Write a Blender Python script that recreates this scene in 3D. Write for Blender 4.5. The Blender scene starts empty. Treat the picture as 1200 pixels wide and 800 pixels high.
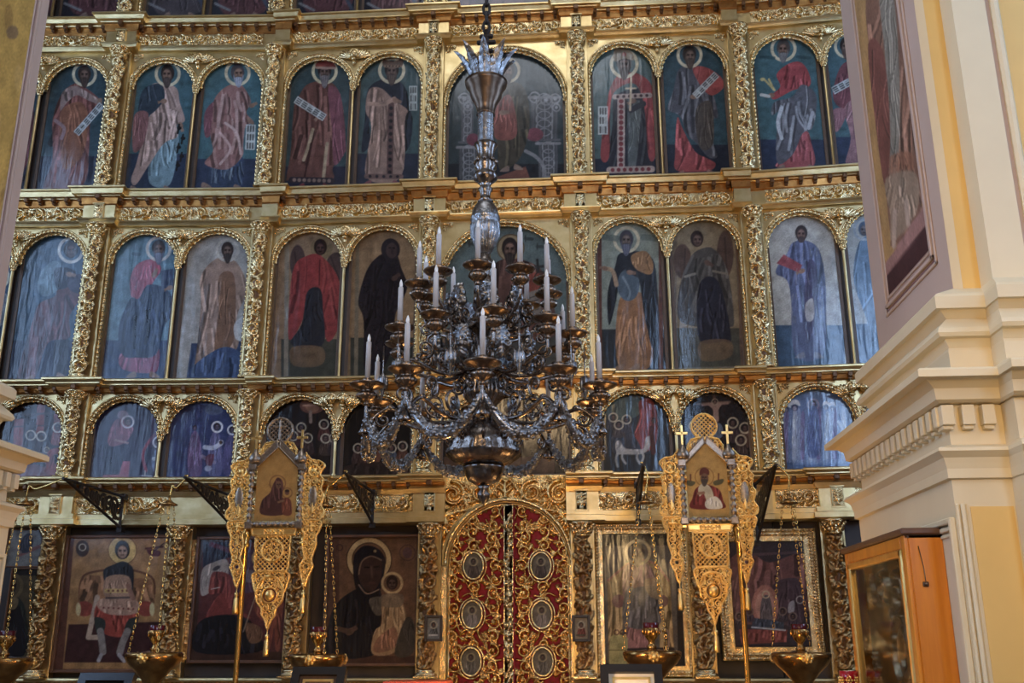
import bpy, math, random
import numpy as np
from mathutils import Matrix, Vector
random.seed(7); rng = np.random.default_rng(7)
scene = bpy.context.scene
COL = scene.collection
PI = math.pi
# ------------------------------------------------------------------ camera
FPX = 1160.0
CAM = np.array([0.0, -11.5, 1.65])
PITCH, YAW, ROLL = 0.29061561, -0.07192891, -0.00191461
_cp, _sp, _cy, _sy = math.cos(PITCH), math.sin(PITCH), math.cos(YAW), math.sin(YAW)
FW = np.array([_sy*_cp, _cy*_cp, _sp]); RT = np.array([_cy, -_sy, 0.0]); UP = np.cross(RT, FW)
_c, _s = math.cos(ROLL), math.sin(ROLL)
RT, UP = _c*RT+_s*UP, -_s*RT+_c*UP
def ray(px, py): return FW + RT*((px-600)/FPX) - UP*((py-400)/FPX)
def un(px, py, axis, val):
    d = ray(px, py); i = 'xyz'.index(axis)
    return CAM + d*((val-CAM[i])/d[i])
def project(P):
    q = P-CAM; w = q@FW
    return 600+FPX*(q@RT)/w, 400-FPX*(q@UP)/w
cd = bpy.data.cameras.new('camera'); cam = bpy.data.objects.new('camera', cd); COL.objects.link(cam)
cd.sensor_width = 36; cd.sensor_fit = 'HORIZONTAL'; cd.lens = FPX*36/1200
cd.clip_start = .05; cd.clip_end = 200
M = Matrix(((RT[0], UP[0], -FW[0], CAM[0]), (RT[1], UP[1], -FW[1], CAM[1]), (RT[2], UP[2], -FW[2], CAM[2]), (0, 0, 0, 1)))
cam.matrix_world = M
scene.camera = cam
# ------------------------------------------------------------------ the three leaves of the icon screen
FL, FR, AL, AR = -4.02, 2.14, 0.0577, 0.0913
class Sec:
    def __init__(s, fx, a): s.f, s.a, s.c, s.s = fx, a, math.cos(a), math.sin(a)
    def place(s, u, d, z):                      # u along the screen, d out towards the nave
        t = u-s.f
        return np.array([s.f+t*s.c+d*s.s, t*s.s-d*s.c, z])
    def placeA(s, u, d, z):
        t = u-s.f
        return np.stack([s.f+t*s.c+d*s.s, t*s.s-d*s.c, z+0*t], -1)
    def un(s, px, py, d=0.0):
        n = np.array([s.s, -s.c, 0.0]); o = np.array([s.f, 0, 0])+n*d
        r = ray(px, py); t = ((o-CAM)@n)/(r@n); P = CAM+r*t
        return s.f+(P-o)@np.array([s.c, s.s, 0.0]), P[2]
SC, SL, SR = Sec(0.0, 0.0), Sec(FL, AL), Sec(FR, -AR)
def zc(py, px=700, d=0.0): return SC.un(px, py, d)[1]
# ------------------------------------------------------------------ object helpers
def thing(name, label, cat, loc=(0, 0, 0), rz=0.0, group=None):
    o = bpy.data.objects.new(name, None); COL.objects.link(o)
    o.empty_display_size = .1
    o.location = tuple(float(v) for v in loc); o.rotation_euler = (0, 0, rz)
    o['label'] = label; o['category'] = cat
    if group: o['group'] = group
    return o
def tag(o, label, cat, group=None):
    o['label'] = label; o['category'] = cat
    if group: o['group'] = group
    return o
def obj(name, me, parent=None, loc=(0, 0, 0), rot=(0, 0, 0), label=None):
    o = bpy.data.objects.new(name, me); COL.objects.link(o)
    o.location = tuple(float(v) for v in loc); o.rotation_euler = rot
    if parent is not None: o.parent = parent
    if label: o['label'] = label
    return o
def structure(o): o['kind'] = 'structure'; return o
def copy_tree(o, parent=None):
    c = o.copy(); COL.objects.link(c)
    if parent is not None: c.parent = parent
    for ch in list(o.children): copy_tree(ch, c)
    return c
class MB:
    """collects pieces of one mesh"""
    def __init__(s): s.v, s.f, s.sm, s.mi, s.n, s.cur = [], [], [], [], 0, 0
    def add(s, v, f, smooth=False):
        v = np.asarray(v, float).reshape(-1, 3); k = s.n
        s.v.append(v); s.n += len(v)
        s.f += [[i+k for i in q] for q in f]; s.sm += [smooth]*len(f); s.mi += [s.cur]*len(f)
    def box(s, x0, x1, y0, y1, z0, z1, bev=0.0):
        b = min(bev, .45*min(abs(x1-x0), abs(y1-y0), abs(z1-z0)))
        if b <= 0:
            s.add([(x, y, z) for x in (x0, x1) for y in (y0, y1) for z in (z0, z1)],
                  [(0, 1, 3, 2), (4, 6, 7, 5), (0, 4, 5, 1), (2, 3, 7, 6), (0, 2, 6, 4), (1, 5, 7, 3)]); return
        V = []; 
        for (x, sx) in ((x0, 1), (x1, -1)):
            for (y, sy) in ((y0, 1), (y1, -1)):
                for (z, sz) in ((z0, 1), (z1, -1)):
                    V += [(x, y+sy*b, z+sz*b), (x+sx*b, y, z+sz*b), (x+sx*b, y+sy*b, z)]
        i = lambda a, c, e, k: (a*4+c*2+e)*3+k
        F = []
        for a in (0, 1): F.append([i(a, 0, 0, 0), i(a, 0, 1, 0), i(a, 1, 1, 0), i(a, 1, 0, 0)])
        for c in (0, 1): F.append([i(0, c, 0, 1), i(0, c, 1, 1), i(1, c, 1, 1), i(1, c, 0, 1)])
        for e in (0, 1): F.append([i(0, 0, e, 2), i(1, 0, e, 2), i(1, 1, e, 2), i(0, 1, e, 2)])
        for a in (0, 1):
            for c in (0, 1): F.append([i(a, c, 0, 0), i(a, c, 1, 0), i(a, c, 1, 1), i(a, c, 0, 1)])
            for e in (0, 1): F.append([i(a, 0, e, 0), i(a, 1, e, 0), i(a, 1, e, 2), i(a, 0, e, 2)])
        for c in (0, 1):
            for e in (0, 1): F.append([i(0, c, e, 1), i(1, c, e, 1), i(1, c, e, 2), i(0, c, e, 2)])
        for a in (0, 1):
            for c in (0, 1):
                for e in (0, 1): F.append([i(a, c, e, 0), i(a, c, e, 1), i(a, c, e, 2)])
        s.add(V, F)
    def grid(s, P, smooth=True, closeu=False, closev=False, mask=None):
        nu, nv = P.shape[:2]; F = []
        for i in range(nu if closeu else nu-1):
            for j in range(nv if closev else nv-1):
                if mask is not None and not mask[i, j]: continue
                a, b = i, (i+1) % nu; c, d = j, (j+1) % nv
                F.append((a*nv+c, b*nv+c, b*nv+d, a*nv+d))
        s.add(P.reshape(-1, 3), F, smooth)
    def lathe(s, prof, seg=24, c=(0, 0, 0), smooth=True, flute=None, a0=0.0, a1=2*PI):
        prof = np.array(prof, float); full = abs(a1-a0-2*PI) < 1e-6
        A = np.linspace(a0, a1, seg+(0 if full else 1), endpoint=not full)
        r = prof[:, 0][None, :]; z = prof[:, 1][None, :]+0*A[:, None]
        rr = r+0*A[:, None]
        if flute is not None: rr = rr*(1+flute(A)[:, None]*(prof[:, 2][None, :] if prof.shape[1] > 2 else 1))
        P = np.stack([rr*np.cos(A)[:, None]+c[0], rr*np.sin(A)[:, None]+c[1], z+c[2]], -1)
        s.grid(P, smooth, closeu=full)
    def tube(s, pts, r, seg=8, smooth=True, caps=True, rn=None):
        pts = np.asarray(pts, float); n = len(pts)
        r = np.broadcast_to(np.asarray(r, float), (n,))
        kp = np.concatenate([[True], np.linalg.norm(np.diff(pts, axis=0), axis=1) > 1e-7]); pts, r = pts[kp], r[kp]; n = len(pts)
        T = np.gradient(pts, axis=0); T /= np.linalg.norm(T, axis=1)[:, None]+1e-12
        ref = np.array([0, 0, 1.0]) if abs(T[0][2]) < .9 else np.array([1.0, 0, 0])
        N = np.cross(T[0], ref); N /= np.linalg.norm(N); R = []
        for k in range(n):
            N = N-T[k]*(N@T[k]); N /= np.linalg.norm(N)+1e-12; B = np.cross(T[k], N)
            a = np.linspace(0, 2*PI, seg, endpoint=False)
            R.append(pts[k]+r[k]*(np.cos(a)[:, None]*N+np.sin(a)[:, None]*B))
        s.grid(np.array(R), smooth, closev=True)
        if caps:
            k = s.n-n*seg
            s.f += [[k+j for j in range(seg)][::-1], [k+(n-1)*seg+j for j in range(seg)]]; s.sm += [False]*2; s.mi += [s.cur]*2
    def ball(s, c, r, seg=12, rings=8, rot=None):
        r = np.broadcast_to(np.asarray(r, float), (3,))
        t = np.linspace(0, PI, rings+1); a = np.linspace(0, 2*PI, seg, endpoint=False)
        P = np.stack([np.sin(t)[None]*np.cos(a)[:, None], np.sin(t)[None]*np.sin(a)[:, None], np.cos(t)[None]+0*a[:, None]], -1)*r
        if rot is not None: P = P@np.array(rot).T
        s.grid(P+np.array(c), True, closeu=True)
    def sweep(s, prof, path, closed=False, smooth=False, caps=True):
        """prof (out, z) swept along a plan path of (x, y, mx, my): mitre vectors point outwards"""
        P = np.array([[(x+o*mx, y+o*my, z) for (o, z) in prof] for (x, y, mx, my) in path], float)
        s.grid(P, smooth, closeu=closed)
        if caps and not closed:
            n = len(prof); k = s.n-len(path)*n
            s.f += [[k+j for j in range(n)], [k+(len(path)-1)*n+j for j in range(n)][::-1]]; s.sm += [False]*2; s.mi += [s.cur]*2
    def extr(s, poly, y0, y1):
        """polygon in x,z pushed from y0 to y1"""
        n = len(poly)
        V = [(x, y0, z) for x, z in poly]+[(x, y1, z) for x, z in poly]
        F = [list(range(n)), list(range(2*n-1, n-1, -1))]+[[i, n+i, n+(i+1) % n, (i+1) % n] for i in range(n)]
        s.add(V, F)
    def mesh(s, name, mats):
        me = bpy.data.meshes.new(name)
        V = np.concatenate(s.v) if s.v else np.zeros((0, 3))
        L = np.array([len(f) for f in s.f], np.int32); I = np.fromiter((i for f in s.f for i in f), np.int32)
        me.vertices.add(len(V)); me.vertices.foreach_set('co', V.astype(np.float32).ravel())
        me.loops.add(len(I)); me.loops.foreach_set('vertex_index', I)
        me.polygons.add(len(L)); st = np.concatenate([[0], np.cumsum(L)[:-1]]).astype(np.int32)
        me.polygons.foreach_set('loop_start', st); me.polygons.foreach_set('use_smooth', np.array(s.sm, bool))
        for m in (mats if isinstance(mats, (list, tuple)) else [mats]): me.materials.append(m)
        me.polygons.foreach_set('material_index', np.array(s.mi, np.int32))
        me.update(calc_edges=True); me.validate()
        return me
    def obj(s, name, mats, parent=None, loc=(0, 0, 0), rot=(0, 0, 0), label=None):
        return obj(name, s.mesh(name, mats), parent, loc, rot, label)
# ------------------------------------------------------------------ materials
def mat(name, col, rough=.5, metal=0.0, noise=0.0, nscale=8.0, bump=0.0, bscale=60.0, spec=.5, coat=0.0, col2=None, emit=None, estr=0.0, stretch=(1, 1, 1), rvar=0.0):
    m = bpy.data.materials.new(name); m.use_nodes = True
    nt = m.node_tree; b = nt.nodes['Principled BSDF']; N = nt.nodes.new; L = nt.links.new
    b.inputs['Base Color'].default_value = (*col, 1); b.inputs['Roughness'].default_value = rough
    b.inputs['Metallic'].default_value = metal; b.inputs['Specular IOR Level'].default_value = spec
    b.inputs['Coat Weight'].default_value = coat
    if emit: b.inputs['Emission Color'].default_value = (*emit, 1); b.inputs['Emission Strength'].default_value = estr
    tc = N('ShaderNodeTexCoord'); mp = N('ShaderNodeMapping'); mp.inputs['Scale'].default_value = stretch
    L(tc.outputs['Object'], mp.inputs['Vector'])
    if noise > 0 or col2:
        n = N('ShaderNodeTexNoise'); n.inputs['Scale'].default_value = nscale; n.inputs['Detail'].default_value = 5
        L(mp.outputs['Vector'], n.inputs['Vector'])
        r = N('ShaderNodeValToRGB'); c2 = col2 or tuple(c*(1-noise) for c in col)
        r.color_ramp.elements[0].position = .32; r.color_ramp.elements[1].position = .68
        r.color_ramp.elements[0].color = (*c2, 1); r.color_ramp.elements[1].color = (*col, 1)
        L(n.outputs['Fac'], r.inputs['Fac']); L(r.outputs['Color'], b.inputs['Base Color'])
        if rvar > 0:
            q = N('ShaderNodeMapRange'); q.inputs['To Min'].default_value = rough+rvar; q.inputs['To Max'].default_value = max(.05, rough-rvar)
            L(n.outputs['Fac'], q.inputs['Value']); L(q.outputs['Result'], b.inputs['Roughness'])
    if bump > 0:
        n2 = N('ShaderNodeTexNoise'); n2.inputs['Scale'].default_value = bscale; n2.inputs['Detail'].default_value = 3
        L(mp.outputs['Vector'], n2.inputs['Vector'])
        bp = N('ShaderNodeBump'); bp.inputs['Strength'].default_value = bump; bp.inputs['Distance'].default_value = .02
        L(n2.outputs['Fac'], bp.inputs['Height']); L(bp.outputs['Normal'], b.inputs['Normal'])
    return m
def paint_mat(name, rough=.22, bump=.12, coat=0.0, spec=.5):
    m = bpy.data.materials.new(name); m.use_nodes = True
    nt = m.node_tree; b = nt.nodes['Principled BSDF']; N = nt.nodes.new; L = nt.links.new
    a = N('ShaderNodeAttribute'); a.attribute_name = 'paint'
    L(a.outputs['Color'], b.inputs['Base Color'])
    b.inputs['Roughness'].default_value = rough; b.inputs['Specular IOR Level'].default_value = spec; b.inputs['Coat Weight'].default_value = coat
    tc = N('ShaderNodeTexCoord'); mp = N('ShaderNodeMapping'); mp.inputs['Scale'].default_value = (5, 1, 1.1)
    L(tc.outputs['Object'], mp.inputs['Vector'])
    n = N('ShaderNodeTexNoise'); n.inputs['Scale'].default_value = 1.6; n.inputs['Detail'].default_value = 2.5
    L(mp.outputs['Vector'], n.inputs['Vector'])
    n3 = N('ShaderNodeTexNoise'); n3.inputs['Scale'].default_value = 26; n3.inputs['Detail'].default_value = 4
    L(tc.outputs['Object'], n3.inputs['Vector'])
    ad = N('ShaderNodeMath'); ad.operation = 'MULTIPLY_ADD'; ad.inputs[1].default_value = .06
    L(n3.outputs['Fac'], ad.inputs[0]); L(n.outputs['Fac'], ad.inputs[2])
    bp = N('ShaderNodeBump'); bp.inputs['Strength'].default_value = bump; bp.inputs['Distance'].default_value = .1
    L(ad.outputs[0], bp.inputs['Height']); L(bp.outputs['Normal'], b.inputs['Normal'])
    return m
MT = dict(
 gold=mat('carved gilding', (.86, .68, .38), .22, 1, col2=(.55, .36, .15), nscale=14, rvar=.06, bump=.25, bscale=90),
 goldp=mat('plain gilding', (.78, .60, .31), .36, 1, col2=(.58, .41, .18), nscale=5, rvar=.08, bump=.12, bscale=25),
 goldd=mat('old gilding', (.55, .36, .15), .3, 1, col2=(.24, .12, .05), nscale=22, rvar=.08, bump=.3, bscale=80),
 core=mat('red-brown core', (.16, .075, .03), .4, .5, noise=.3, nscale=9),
 pan=mat('browned silver', (.34, .25, .18), .28, 1, col2=(.13, .085, .06), nscale=16, rvar=.06),
 gold_bounce=mat('orange bounce gilding', (.56, .27, .08), .36, 1, col2=(.34, .14, .04), nscale=9, rvar=.06, bump=.15, bscale=30),  # warm light bounced up under the cornices is put into this gilding colour
 goldw=mat('warm carved gilding', (.82, .55, .22), .24, 1, col2=(.50, .28, .09), nscale=14, rvar=.06, bump=.25, bscale=90),
 lampb=mat('aged lamp brass', (.50, .29, .10), .24, 1, col2=(.30, .15, .05), nscale=12, rvar=.05),
 ceil=mat('limewash', (.42, .34, .25), .7),
 bole=mat('bole wood', (.13, .055, .025), .45, 0, noise=.4, nscale=9),
 dark=mat('dark wood', (.045, .028, .02), .5, 0, noise=.4, nscale=6),
 frame=mat('brown panel edge', (.11, .062, .036), .4, 0, noise=.4, nscale=20, stretch=(3, 3, .5)),
 red=mat('red velvet', (.30, .012, .02), .8, 0, noise=.35, nscale=30),
 brass=mat('polished brass', (.88, .58, .20), .22, 1, noise=.25, nscale=10, rvar=.05),
 bronze=mat('dark bronze', (.17, .115, .08), .35, 1, noise=.4, nscale=20),
 iron=mat('black iron', (.03, .024, .022), .5, .6),
 silver=mat('tarnished silver', (.30, .25, .215), .25, 1, col2=(.11, .085, .07), nscale=16, rvar=.06, bump=.12, bscale=50),
 silverb=mat('bright silver', (.38, .37, .37), .28, 1, col2=(.14, .125, .12), nscale=20, rvar=.05, bump=.2, bscale=70),
 wax=mat('white candle', (.50, .47, .46), .35, 0, spec=.4),
 bulb=mat('clear candle tip', (.85, .83, .80), .08, 0, spec=.8),
 filig=mat('banner gilding', (.97, .68, .26), .34, 1, col2=(.85, .52, .17), nscale=12, rvar=.05),
 filigp=mat('banner backing', (.42, .20, .05), .5, .6, noise=.3, nscale=20),
 enamel=mat('banner silver', (.34, .27, .21), .35, .9, noise=.3, nscale=40),
 cream=mat('cream plaster', (.68, .565, .37), .55, 0, noise=.06, nscale=3, bump=.04, bscale=8),
 ochre=mat('ochre plaster', (.72, .47, .15), .55, 0, noise=.08, nscale=3, bump=.04, bscale=8),
 mauve=mat('mauve plaster', (.47, .35, .29), .6, 0, noise=.06, nscale=3, bump=.04, bscale=8),
 mauved=mat('dark mauve line', (.22, .12, .14), .6, 0, noise=.1, nscale=3),
 maroon=mat('maroon dado', (.055, .026, .028), .6, 0, noise=.3, nscale=4),
 honey=mat('honey wood', (.66, .23, .018), .3, 0, col2=(.52, .16, .01), nscale=3, stretch=(9, 9, .7), coat=.3),
 glass=None, redglass=None,
 black=mat('black frame', (.012, .010, .010), .25, 0),
 paper=mat('cream mount', (.80, .74, .60), .6, 0, noise=.05, nscale=5),
 wallp=mat('nave plaster', (.34, .23, .13), .7, 0, noise=.08, nscale=1.0),
 floorm=mat('stone floor', (.16, .12, .09), .35, 0, noise=.3, nscale=2),
 paint=paint_mat('icon painting', .15, .07),
 paintm=paint_mat('matt fresco', .7, .05, spec=.2),
)
def glass_mat(name, col, rough=.03):
    m = bpy.data.materials.new(name); m.use_nodes = True; b = m.node_tree.nodes['Principled BSDF']
    b.inputs['Base Color'].default_value = (*col, 1); b.inputs['Roughness'].default_value = rough
    b.inputs['Transmission Weight'].default_value = 1; b.inputs['IOR'].default_value = 1.2
    return m
MT['glass'] = glass_mat('case glass', (.95, .95, .95)); MT['redglass'] = glass_mat('red glass', (.45, .01, .02), .08)
# ------------------------------------------------------------------ carved relief
def cat(pts, n=6, closed=False):
    """Catmull-Rom through pts"""
    p = np.asarray(pts, float); k = len(p); out = []
    rngk = range(k) if closed else range(k-1)
    for i in rngk:
        p1, p2 = p[i], p[(i+1) % k]
        p0 = p[(i-1) % k] if closed or i > 0 else p1
        p3 = p[(i+2) % k] if closed or i+2 < k else p2
        for t in np.linspace(0, 1, n, endpoint=False):
            out.append(.5*((2*p1)+(-p0+p2)*t+(2*p0-5*p1+4*p2-p3)*t*t+(-p0+3*p1-3*p2+p3)*t**3))
    if not closed: out.append(p[-1])
    return np.array(out)
def carve(X, Y, strokes):
    """height field from rounded strokes (points, width0, width1, height)"""
    H = np.zeros_like(X)
    for pts, w0, w1, h in strokes:
        pts = np.asarray(pts, float); n = len(pts); wm = max(w0, w1)
        x0, y0 = pts.min(0)-wm; x1, y1 = pts.max(0)+wm
        idx = np.nonzero((X >= x0) & (X <= x1) & (Y >= y0) & (Y <= y1))
        if len(idx[0]) == 0: continue
        x, y = X[idx], Y[idx]; best = np.zeros_like(x)
        if n == 1:
            d = np.hypot(x-pts[0, 0], y-pts[0, 1])/w0
            best = np.sqrt(np.clip(1-d*d, 0, None))
        for k in range(n-1):
            a, b = pts[k], pts[k+1]; ab = b-a; L = ab@ab+1e-12
            t = np.clip(((x-a[0])*ab[0]+(y-a[1])*ab[1])/L, 0, 1)
            w = w0+(w1-w0)*(k+t)/(n-1)
            d = np.hypot(x-a[0]-t*ab[0], y-a[1]-t*ab[1])/w
            best = np.maximum(best, np.sqrt(np.clip(1-d*d, 0, None))*np.minimum(1, w/wm+.3))
        H[idx] = np.maximum(H[idx], best*h)
    return H
def spiral(cx, cy, r, turns, a0, sgn=1, n=26, r1=.12):
    t = np.linspace(0, 1, n); rr = r*(1-(1-r1)*t); a = a0+sgn*turns*2*PI*t
    return np.stack([cx+rr*np.cos(a), cy+rr*np.sin(a)], 1)
def leaf(x, y, a, L, w, h, lobes=3, R=random):
    """a little acanthus leaf: mid rib and side lobes"""
    S = [(np.array([(x, y), (x+.5*L*math.cos(a+.1), y+.5*L*math.sin(a+.1)), (x+L*math.cos(a), y+L*math.sin(a))]), w, w*.35, h)]
    for k in range(1, lobes):
        f = k/lobes; bx, by = x+f*L*math.cos(a), y+f*L*math.sin(a)
        for sg in (-1, 1):
            aa = a+sg*.85; l = L*.5*(1-.45*f)
            S.append((np.array([(bx, by), (bx+l*math.cos(aa), by+l*math.sin(aa))]), w*.8, w*.3, h*.85))
    return S
def frieze_strokes(W, H, h=1.0, R=random, unit=1.25):
    n = max(2, round(W/(unit*H))); U = W/n; S = []
    t = np.linspace(0, W, n*14); S.append((np.stack([t, H*.5+.22*H*np.sin(t/U*PI+PI/2)], 1), .055*H, .055*H, h*.8))
    for k in range(n):
        cx = (k+.5)*U; sg = 1 if k % 2 else -1; cy = H*.5+sg*.04*H; r = .36*H
        S.append((spiral(cx, cy, r, 1.4, PI*.5*sg+PI, sg), .10*H, .05*H, h))
        S.append((np.array([(cx, cy)]), .12*H, .12*H, h))
        for q in range(5):
            a = R.random()*2*PI; S += leaf(cx+r*math.cos(a), cy+r*.95*math.sin(a), a+sg*.9, .28*H, .05*H, h*.8)
        S += leaf((k+1)*U, H*.5-sg*.1*H, sg*PI/2*.9+R.uniform(-.4, .4), .42*H, .07*H, h*.9)
    return S
def relief_obj(name, W, H, strokes, depth, material, parent, loc, res=.0095, mask_thr=None, rot=(0, 0, 0), base=0.0, share=None):
    """flat relief panel: x 0..W, z 0..H, bulging towards -y"""
    if share is not None and share in SHARE: return obj(name, SHARE[share], parent, loc, rot)
    nx, nz = max(4, int(W/res)), max(4, int(H/res))
    x, z = np.meshgrid(np.linspace(0, W, nx), np.linspace(0, H, nz), indexing='ij')
    h = carve(x, z, strokes); mb = MB()
    P = np.stack([x, -(base+h*depth), z], -1)
    mask = None
    if mask_thr is not None:
        k = h > mask_thr; mask = k[:-1, :-1] | k[1:, :-1] | k[:-1, 1:] | k[1:, 1:]
    mb.grid(P, True, mask=mask)
    me = mb.mesh(name, material)
    if share is not None: SHARE[share] = me
    return obj(name, me, parent, loc, rot)
SHARE = {}
def carved_shaft(H, R, kind=0, seed=1, span=4.2, res=.0085):
    """mesh of an openwork-looking vine column of radius R, height H, standing at the origin"""
    Rn = random.Random(seed); W = span*R
    nx, nz = max(18, int(W/res)), int(H/res)
    x, z = np.meshgrid(np.linspace(0, W, nx), np.linspace(0, H, nz), indexing='ij')
    S = []; p = W*.86; t = np.linspace(0, H, int(H/.02))
    for ph in (0, PI):
        S.append((np.stack([W/2+.36*W*np.sin(t/p*2*PI+ph), t], 1), .045*W, .045*W, .7))
    k = 0; zz = p*.2
    while zz < H-.03:
        sg = 1 if k % 2 else -1
        S.append((spiral(W/2+sg*.12*W, zz, .19*W, 1.2, Rn.random()*6, sg, 16), .055*W, .032*W, 1))
        for q in range(10):
            S += leaf(W/2+Rn.uniform(-.46, .46)*W, zz+Rn.uniform(-.26, .26)*p, Rn.random()*2*PI, Rn.uniform(.13, .24)*W, .036*W, Rn.uniform(.6, 1.25))
        for q in range(4 if kind else 1):
            cx, cz = W/2+Rn.uniform(-.38, .38)*W, zz+Rn.uniform(-.25, .25)*p
            for g in range(6): S.append((np.array([(cx+Rn.uniform(-.07, .07)*W, cz+Rn.uniform(-.07, .07)*W)]), .045*W, .045*W, 1.25))
        zz += p*.5; k += 1
    h = carve(x, z, S)
    a = (x/W-.5)*span; r = R*.60+h*R*.5; k = h > .12; mk = k[:-1, :-1] | k[1:, :-1] | k[:-1, 1:] | k[1:, 1:]
    mb = MB(); mb.grid(np.stack([r*np.sin(a), -r*np.cos(a), z], -1), True, mask=mk)
    cm = MB(); cm.lathe([(R*.62, 0), (R*.62, H)], 20)
    return mb.mesh('carved shaft', MT['gold'] if kind == 0 else MT['goldd']), cm.mesh('core', MT['core'])
# ------------------------------------------------------------------ the painter (pigments laid onto the boards)
SAT = .64
def desat(C): g = C@np.array([.35, .5, .15]); return g[..., None]+(C-g[..., None])*SAT
def s2l(c): c = np.asarray(c, float)/255; return np.where(c <= .04045, c/12.92, ((c+.055)/1.055)**2.4)
GAIN = .85
class Paint:
    def __init__(s, X, Y, seed=0):
        s.X, s.Y = X, Y; s.C = np.zeros(X.shape+(3,)); s.k, s.ox, s.oy = 1., 0., 0.; s.r = np.random.default_rng(seed); s.M = None
    def T(s, k, ox, oy): s.k, s.ox, s.oy = k, ox, oy; return s
    def _p(s, pts): return np.asarray(pts, float).reshape(-1, 2)/s.k+np.array([s.ox, s.oy])
    def mix(s, m, c):
        s.C = s.C*(1-m[..., None])+np.asarray(c, float)*m[..., None]
    def fill(s, c): s.C[:] = c; return s
    def below(s, y, c, a=1): yy = y/s.k+s.oy; s.mix(np.clip((s.Y-yy)/1.2+.5, 0, 1)*a, c); return s
    def mask(s, pts, soft=.9):
        x, y = s.X, s.Y; n = len(pts); ins = np.zeros(x.shape, bool); dm = np.full(x.shape, 1e9)
        for i in range(n):
            a, b = pts[i], pts[(i+1) % n]
            cond = (a[1] > y) != (b[1] > y)
            with np.errstate(divide='ignore', invalid='ignore'):
                xi = (b[0]-a[0])*(y-a[1])/(b[1]-a[1]+1e-12)+a[0]
            ins ^= cond & (x < xi)
            ab = b-a; L = ab@ab+1e-9; t = np.clip(((x-a[0])*ab[0]+(y-a[1])*ab[1])/L, 0, 1)
            dm = np.minimum(dm, np.hypot(x-a[0]-t*ab[0], y-a[1]-t*ab[1]))
        return np.clip(np.where(ins, dm, -dm)/soft+.5, 0, 1)
    def P(s, pts, c, a=1, sm=1, soft=.9, folds=0, fc=None, fd=None):
        p = s._p(pts); q = cat(p, 5, True) if sm else p
        m = s.mask(q, soft); s.mix(m*a, c)
        if folds:
            c = np.asarray(c, float); fc = np.clip(c*1.45+18, 0, 255) if fc is None else fc; fd = c*.45 if fd is None else fd
            x0, y0 = p.min(0); x1, y1 = p.max(0); h, w = y1-y0, x1-x0
            for k in range(int(folds*2.4)):
                xs = x0+w*(k+.5+s.r.uniform(-.6, .6))/(folds*2.4); ys = y0+h*s.r.uniform(-.05, .6); L = h*s.r.uniform(.18, .55)
                dx = s.r.normal(0, .16)*L+(xs-(x0+x1)/2)/w*.35*L; bw = s.r.uniform(-.09, .09)*L
                pts2 = cat([(xs, ys), (xs+dx*.4+bw, ys+L*.5), (xs+dx, ys+L)], 4); bwd = max(1.1, w*s.r.uniform(.025, .075))
                a1, b1 = (fc, fd) if s.r.random() > .45 else (fd, fc); al = s.r.uniform(.3, .7)
                s._s(pts2, bwd, a1, al, m); s._s(pts2+np.array([bwd*.9, 0]), bwd*.8, b1, al*.6, m)
        return s
    def _s(s, q, w, c, a=1, clip=None):
        x, y = s.X, s.Y; dm = np.full(x.shape, 1e9)
        for i in range(len(q)-1):
            u, v = q[i], q[i+1]; ab = v-u; L = ab@ab+1e-9
            t = np.clip(((x-u[0])*ab[0]+(y-u[1])*ab[1])/L, 0, 1)
            dm = np.minimum(dm, np.hypot(x-u[0]-t*ab[0], y-u[1]-t*ab[1]))
        m = np.clip((w/2-dm)/.9+.5, 0, 1)*min(1, w/.8)
        if clip is not None: m = m*clip
        s.mix(m*a, c)
    def S(s, pts, w, c, a=1, sm=1):
        p = s._p(pts); s._s(cat(p, 5) if sm and len(p) > 2 else p, w/s.k, c, a); return s
    def E(s, cx, cy, rx, ry, c, a=1, rot=0):
        p = s._p([(cx, cy)])[0]; dx, dy = s.X-p[0], s.Y-p[1]; co, si = math.cos(rot), math.sin(rot)
        u, v = (dx*co+dy*si)/(rx/s.k), (-dx*si+dy*co)/(ry/s.k)
        d = np.hypot(u, v); s.mix(np.clip((1-d)*min(rx, ry)/s.k/.9+.5, 0, 1)*a, c); return s
    def R(s, cx, cy, r, w, c, a=1, fillc=None):
        if fillc is not None: s.E(cx, cy, r, r, fillc, .8)
        p = s._p([(cx, cy)])[0]; d = np.hypot(s.X-p[0], s.Y-p[1])
        s.mix(np.clip((w/2/s.k-np.abs(d-r/s.k))/.8+.5, 0, 1)*a, c); return s
    def head(s, cx, cy, r, halo=(200, 182, 140), skin=(104, 70, 55), hair=(48, 34, 32), beard=None, turn=0, bl=1.0, hw=.26):
        """halo ring, hair, face with eyes, brows, nose, mouth, beard"""
        if halo is not None: s.R(cx, cy, r, r*hw, halo)
        w, h = r*.52, r*.70
        s.E(cx, cy-h*.1, w*1.12, h*1.05, hair); t = turn*w*.3
        if beard is not None: s.P([(cx-w*.8+t, cy+h*.2), (cx+w*.8+t, cy+h*.2), (cx+w*.5+t, cy+h*(.9+.5*bl)), (cx+t*1.4, cy+h*(1.0+.8*bl)), (cx-w*.5+t, cy+h*(.9+.5*bl))], beard)
        s.E(cx+t, cy+h*.12, w*.74, h*.74, skin)
        lt = tuple(min(255, v*1.35+12) for v in skin); dk = tuple(v*.5 for v in skin)
        s.E(cx+t*1.3, cy-h*.28, w*.45, h*.2, lt, .7)
        s.S([(cx+t*1.6, cy-h*.1), (cx+t*1.8, cy+h*.28)], w*.16, lt, .8)
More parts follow.
